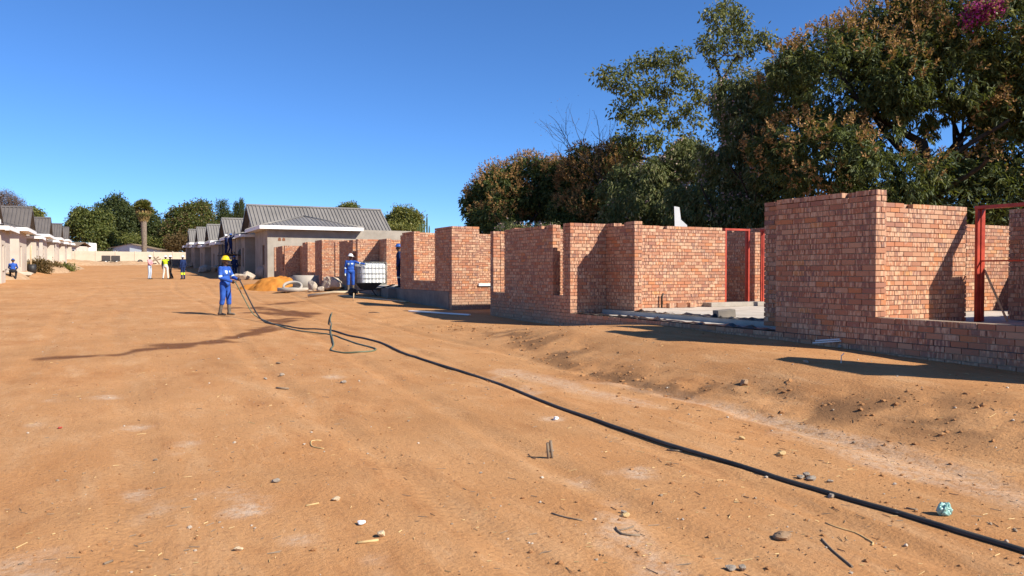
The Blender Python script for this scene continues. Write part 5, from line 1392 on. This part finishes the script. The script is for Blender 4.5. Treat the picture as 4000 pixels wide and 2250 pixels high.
a = on_slab(3848, 1228, zs); b = at(3804, 1060, 14.3)
beam('prop', 'thin timber prop leaning in the passage behind the right door frame', (14.75, 8.75, zs + .02), (14.62, 9.12, zs + 1.0), .035, .035, M['timber'], 'prop')
# bent white board behind the wide wall
w0 = at(2660, 870, 25.2); rr = empty('white_board', (w0.x, w0.y, zs)); tag(rr, 'bent white board standing up behind the wide sunlit wall', 'board')
hh = w0.z - zs
MB().prism([(-.18, 0, 0), (.2, 0, 0), (.2, 0, hh - .08), (.0, 0, hh + .1), (-.05, 0, hh + .5), (-.22, 0, hh + .53), (-.2, 0, hh)], (.0, .03, 0)).build('sheet', M['pvc'], rr)
rr.rotation_euler = (0, 0, -YAW)
# plastic pipes and wire at the plinth
p0 = on_x(3180, 1338, 9.93); p1 = on_x(3270, 1330, 9.95)
pole('conduit', 'upper of two white conduits sticking out of the near plinth', [on_x(3185, 1331, 9.84), on_x(3280, 1325, 9.99)], .012, M['pvc'], 'pipe', 'conduits at the near plinth')
pole('conduit', 'lower of two white conduits sticking out of the near plinth', [on_x(3175, 1340, 9.82), on_x(3285, 1332, 9.99)], .012, M['pvc'], 'pipe', 'conduits at the near plinth')
rock('lump of pale mortar stuck on the near plinth under the conduits', tuple(on_x(3282, 1350, 9.98) - Vector((0, 0, .03))), (.05, .04, .04), 2, 0, 'mortar_lump', M['concrete'], cat='mortar')
pole('wire', 'thin pale wire curling out of the soil under the conduits', [G(3285, 1420), G(3285, 1420) + Vector((.03, .02, .06)), G(3285, 1420) + Vector((-.02, -.02, .1)), G(3285, 1420) + Vector((.03, -.02, .13))], .006, M['pvc'], 'wire')

# ------------------------------------------------------------------ hoses
def ghose(pxs, r): return [Vector((p.x, p.y, p.z + r)) for p in (G(*q) for q in pxs)]
hL = MA @ (JA['wrL'] + JA['hdL'].normalized() * .11); hR = MA @ (JA['wrR'] + JA['hdR'].normalized() * .11)
def lay(pts, r, start):
    out = []
    for i, p in enumerate(pts):
        if i >= start: p = Vector((p.x, p.y, max(p.z, float(gz(p.x, p.y)) + r * .9)))
        out.append(p)
    return out
gnd1 = ghose([(1040, 1262), (1100, 1272), (1180, 1283), (1290, 1291), (1360, 1312), (1430, 1325), (1500, 1345), (1580, 1385), (1700, 1425), (1800, 1455), (1900, 1483), (2000, 1520), (2100, 1560), (2200, 1597), (2300, 1630), (2400, 1665), (2500, 1700), (2600, 1735),
              (2750, 1785), (2900, 1828), (3050, 1875), (3200, 1918), (3350, 1962), (3500, 2005), (3650, 2052), (3800, 2098), (3950, 2142), (4150, 2205), (4400, 2290)], .016)
m1 = hL.lerp(gnd1[0], .35) - Vector((0, 0, .10)); m2 = hL.lerp(gnd1[0], .7) - Vector((0, 0, .16))
pth = smooth_path([hL + Vector((-.1, .1, .02)), hL, m1, m2] + gnd1)
pth = lay(pth, .016, 24)
p0 = pth[0].copy(); o = MB().tube([p - p0 for p in pth], .0195, 8).build('hose', M['hose_black']); o.location = p0; tag(o, 'long thick black hose snaking across the yard to the bottom right corner', 'hose')
gnd2 = ghose([(1015, 1245), (1075, 1268), (1160, 1292), (1290, 1309), (1345, 1327), (1400, 1344), (1450, 1358), (1468, 1365), (1455, 1374), (1400, 1378), (1340, 1376), (1297, 1369), (1295, 1358), (1303, 1345), (1300, 1330), (1292, 1300), (1294, 1270), (1290, 1250), (1297, 1226)], .013)
m1 = hR.lerp(gnd2[0], .33) - Vector((0, 0, .08)); m2 = hR.lerp(gnd2[0], .68) - Vector((0, 0, .16))
pth = lay(smooth_path([hR + Vector((-.1, .1, .02)), hR, m1, m2] + gnd2), .013, 24)
pth = [Vector((p.x, p.y, p.z + (.022 if i > len(pth) * .8 else 0))) for i, p in enumerate(pth)]
p0 = pth[0].copy(); o = MB().tube([p - p0 for p in pth], .0155, 8).build('hose', M['hose_green']); o.location = p0; tag(o, 'thin green hose from the man, doubling back in a loop on the ground', 'hose')

# ------------------------------------------------------------------ litter on the ground
q = G(3690, 2008); bm = bmesh.new(); bmesh.ops.create_icosphere(bm, subdivisions=4, radius=1)
for v in bm.verts:
    d = v.co.copy(); k = 1 + .9 * float(fbm(d.x * 3 + 3, d.y * 3 + d.z * 2.3, 4, 91)); v.co = Vector((d.x * .052, d.y * .042, d.z * (.06 if d.z > 0 else .035))) * k
me = bpy.data.meshes.new('bag'); bm.to_mesh(me); bm.free(); me.materials.append(M['teal_plastic'])
o = link('plastic_bag', me, None, (q.x, q.y, q.z + .03)); tag(o, 'crumpled pale green plastic bag on the soil near the hose at lower right', 'bag')
q = G(2143, 1785)
for k, lab in ((0, 'left of the two dark stake stubs standing in the open soil'), (1, 'right of the two dark stake stubs standing in the open soil')):
    b0 = q + Vector((_r.x * .035 * k, _r.y * .035 * k, -.05)); pole('stake_stub', lab, [b0, b0 + Vector((-.01 - .01 * k, .0, .19 + .02 * k))], .014, M['oldwood'], 'stake', 'dark stake stubs')
def flat_stick(label, pxs, r, mat, name='stick', cat='stick', lift=.8):
    p = [Vector((g.x, g.y, g.z + r * lift)) for g in (G(*s) for s in pxs)]; p = smooth_path(p, .05) if len(p) > 2 else p
    return pole(name, label, p, r, mat, cat, 'sticks on the ground', 6)
flat_stick('curved pale straw rope with a knotted end, lower right', [(3225, 2032), (3270, 2052), (3340, 2066), (3385, 2092), (3410, 2110), (3405, 2125)], .006, M['straw'], 'straw_rope', 'rope')
flat_stick('long thin dark stick at the bottom right', [(3210, 2103), (3255, 2150), (3330, 2215)], .007, M['oldwood'])
flat_stick('straight stick in the middle foreground', [(2155, 2000), (2215, 2018), (2275, 2030)], .006, M['oldwood'])
flat_stick('forked twig lying on the pale streak', [(2405, 2060), (2430, 2085), (2500, 2090)], .008, M['oldwood'])
flat_stick('side fork of the forked twig on the pale streak', [(2415, 2070), (2450, 2062), (2475, 2052)], .006, M['oldwood'])
flat_stick('short dark stick left of centre below the hose loop', [(1078, 1518), (1128, 1519)], .014, M['oldwood'])
flat_stick('pale curled straw right of the red chips', [(1255, 1727), (1218, 1728), (1220, 1748), (1265, 1757)], .006, M['straw'])
flat_stick('dark stick beside the hose right of centre', [(2605, 1750), (2665, 1760)], .008, M['oldwood'])
flat_stick('pale stick at the lower left centre', [(1195, 1972), (1245, 1962)], .007, M['straw'])
flat_stick('pale split stick near the bottom centre', [(1395, 2120), (1478, 2108)], .009, M['straw'])
flat_stick('small stick near the teal bag', [(3540, 1982), (3585, 1990)], .007, M['oldwood'])
flat_stick('dark stick at the bottom left', [(405, 2195), (440, 2180)], .008, M['oldwood'])
for i, (px, py, s, mt, lab) in enumerate(((1085, 1420, .05, 'oldwood', 'dark lump above the pale stones at left centre'), (1099, 1467, .055, 'rock', 'larger pale stone left of centre'), (1036, 1480, .04, 'rock', 'smaller pale stone left of centre'), (1340, 1502, .05, 'rock', 'pale stone between the loop and centre'),
    (1412, 2042, .04, 'white', 'small white chip at the lower centre'), (1490, 2090, .045, 'timber', 'buff broken chip right of the white chip'), (1315, 1947, .04, 'timber', 'buff chip left of the white chip'), (928, 2142, .035, 'timber', 'buff pebble near the bottom left'), (2170, 1643, .05, 'white', 'white lump in the pale patch at centre'),
    (2435, 1990, .035, 'rock', 'pebble beside the forked twig'), (2440, 2008, .04, 'straw', 'straw coloured chip above the forked twig'), (3125, 1865, .045, 'rock', 'first of the stones just above the hose'), (3150, 1862, .05, 'rock', 'second of the stones just above the hose'), (3170, 1872, .05, 'rock', 'third of the stones just above the hose'),
    (3240, 1880, .035, 'rock', 'stone at the right end of the row above the hose'), (3245, 1940, .04, 'rock', 'lone stone below the hose at right'), (2895, 1717, .045, 'straw', 'pale crumpled leaf above the hose'), (3050, 1778, .05, 'straw', 'larger pale crumpled leaf above the hose'), (2852, 2215, .045, 'rock', 'stone at the bottom edge right of centre'), (2900, 2212, .04, 'rock', 'smaller stone beside the one at the bottom edge'),
    (3060, 2100, .07, 'rubble_soil', 'clod in the straw litter at lower right'), (2150, 1768, .035, 'rock', 'pale chip at the foot of the stake stubs'), (2905, 1508, .09, 'rubble_soil', 'clod on the churned bank'), (3145, 1420, .05, 'rock', 'pale stone at the edge of the wall shadow'), (1075, 1875, .04, 'rock', 'pale chip in the left foreground'), (235, 1675, .03, 'red_oxide', 'red chip in the left foreground'))):
    rock(lab, gp(px, py), (s, s * .8, s * .75), i, i * .9, 'stone', M[mt], 'stones scattered on the soil', 'stone')

def scatter(n, lo, hi, dens=None):
    """random spots of ground in the yard, thicker near the camera"""
    d = 3.0 + (hi - 3.0) * rng.random(n * 3) ** 1.5; u = -.75 + 1.6 * rng.random(n * 3)
    X = d * (_f.x + u * _r.x); Y = d * (_f.y + u * _r.y); k = (X < 9.7) & (X > -7)
    cl = fbm(X / 1.6, Y / 1.6, 3, 55) + .35 * np.exp(-((X - 6.9) / .9) ** 2) + .12 * sstep(-1, 3, X); k &= rng.random(n * 3) < np.clip(.35 + 1.6 * cl, .05, 1)
    return X[k][:n], Y[k][:n]
# pebbles and clods
X, Y = scatter(2300, 0, 24); Z = gz(X, Y); n = len(X)
ico = bmesh.new(); bmesh.ops.create_icosphere(ico, subdivisions=1, radius=1); IV = np.array([v.co[:] for v in ico.verts]); IF = np.array([[v.index for v in f.verts] for f in ico.faces]); ico.free()
S = .004 + .013 * rng.random(n) ** 4
V = (IV[None] * (1 + .35 * rng.normal(size=(n, len(IV), 1)) * .5) * S[:, None, None] * np.array([1.2, 1, .75]) + np.stack([X, Y, Z + S * .35], -1)[:, None]).reshape(-1, 3)
F = (IF[None] + (np.arange(n) * len(IV))[:, None, None]).reshape(-1, 3)
mi = np.repeat(rng.choice(3, n, p=[.68, .2, .12]), len(IF))
tag(link('gravel', np_mesh('gravel', V, F, [M['clod'], M['rock'], M['oldwood']], False, mi)), 'tiny stones and clods strewn over the bare soil', 'gravel', kind='stuff')
# straw, twigs
X, Y = scatter(1900, 0, 17); n = len(X); Z = gz(X, Y); a = rng.random(n) * 6.283; L = (.012 + .075 * rng.random(n) ** 3) * .5; w = .0012 + .0014 * rng.random(n)
dx, dy = np.cos(a), np.sin(a); k = [(-1, -1, 0), (1, -1, 0), (1, 1, 0), (-1, 1, 0), (-1, 0, 1), (1, 0, 1)]
V = np.stack([np.stack([X + dx * L * i - dy * w * j, Y + dy * L * i + dx * w * j, gz(X + dx * L * i, Y + dy * L * i) + .001 + w * 2.2 * q + (.004 * (i > 0))], -1) for i, j, q in k], 1).reshape(-1, 3)
F0 = np.array([[0, 1, 5, 4], [3, 4, 5, 2]]); F = (F0[None] + (np.arange(n) * 6)[:, None, None]).reshape(-1, 4)
mi = np.repeat(rng.choice(2, n, p=[.4, .6]), 2)
tag(link('straw_litter', np_mesh('straw', V, F, [M['straw'], M['oldwood']], False, mi)), 'dry straw and twig fragments littering the soil', 'straw', kind='stuff')
# churned clods on the bank in front of the near house
n = 1100; Y = 3.5 + 15 * rng.random(n); X = 7.1 + .5 * np.sin(Y * .5) + rng.normal(size=n) * .45; k = fbm(X / .5, Y / .5, 4, 44) > -.03; X, Y = X[k], Y[k]; n = len(X); Z = gz(X, Y); S = .008 + .03 * rng.random(n) ** 4
V = (IV[None] * (1 + .25 * rng.normal(size=(n, len(IV), 1))) * S[:, None, None] * np.array([1.3, 1, .7]) + np.stack([X, Y, Z + S * .1], -1)[:, None]).reshape(-1, 3)
F = (IF[None] + (np.arange(n) * len(IV))[:, None, None]).reshape(-1, 3)
tag(link('clods', np_mesh('clods', V, F, [M['clod']], False)), 'churned clods of earth along the bank by the near plinth', 'clods', kind='stuff')
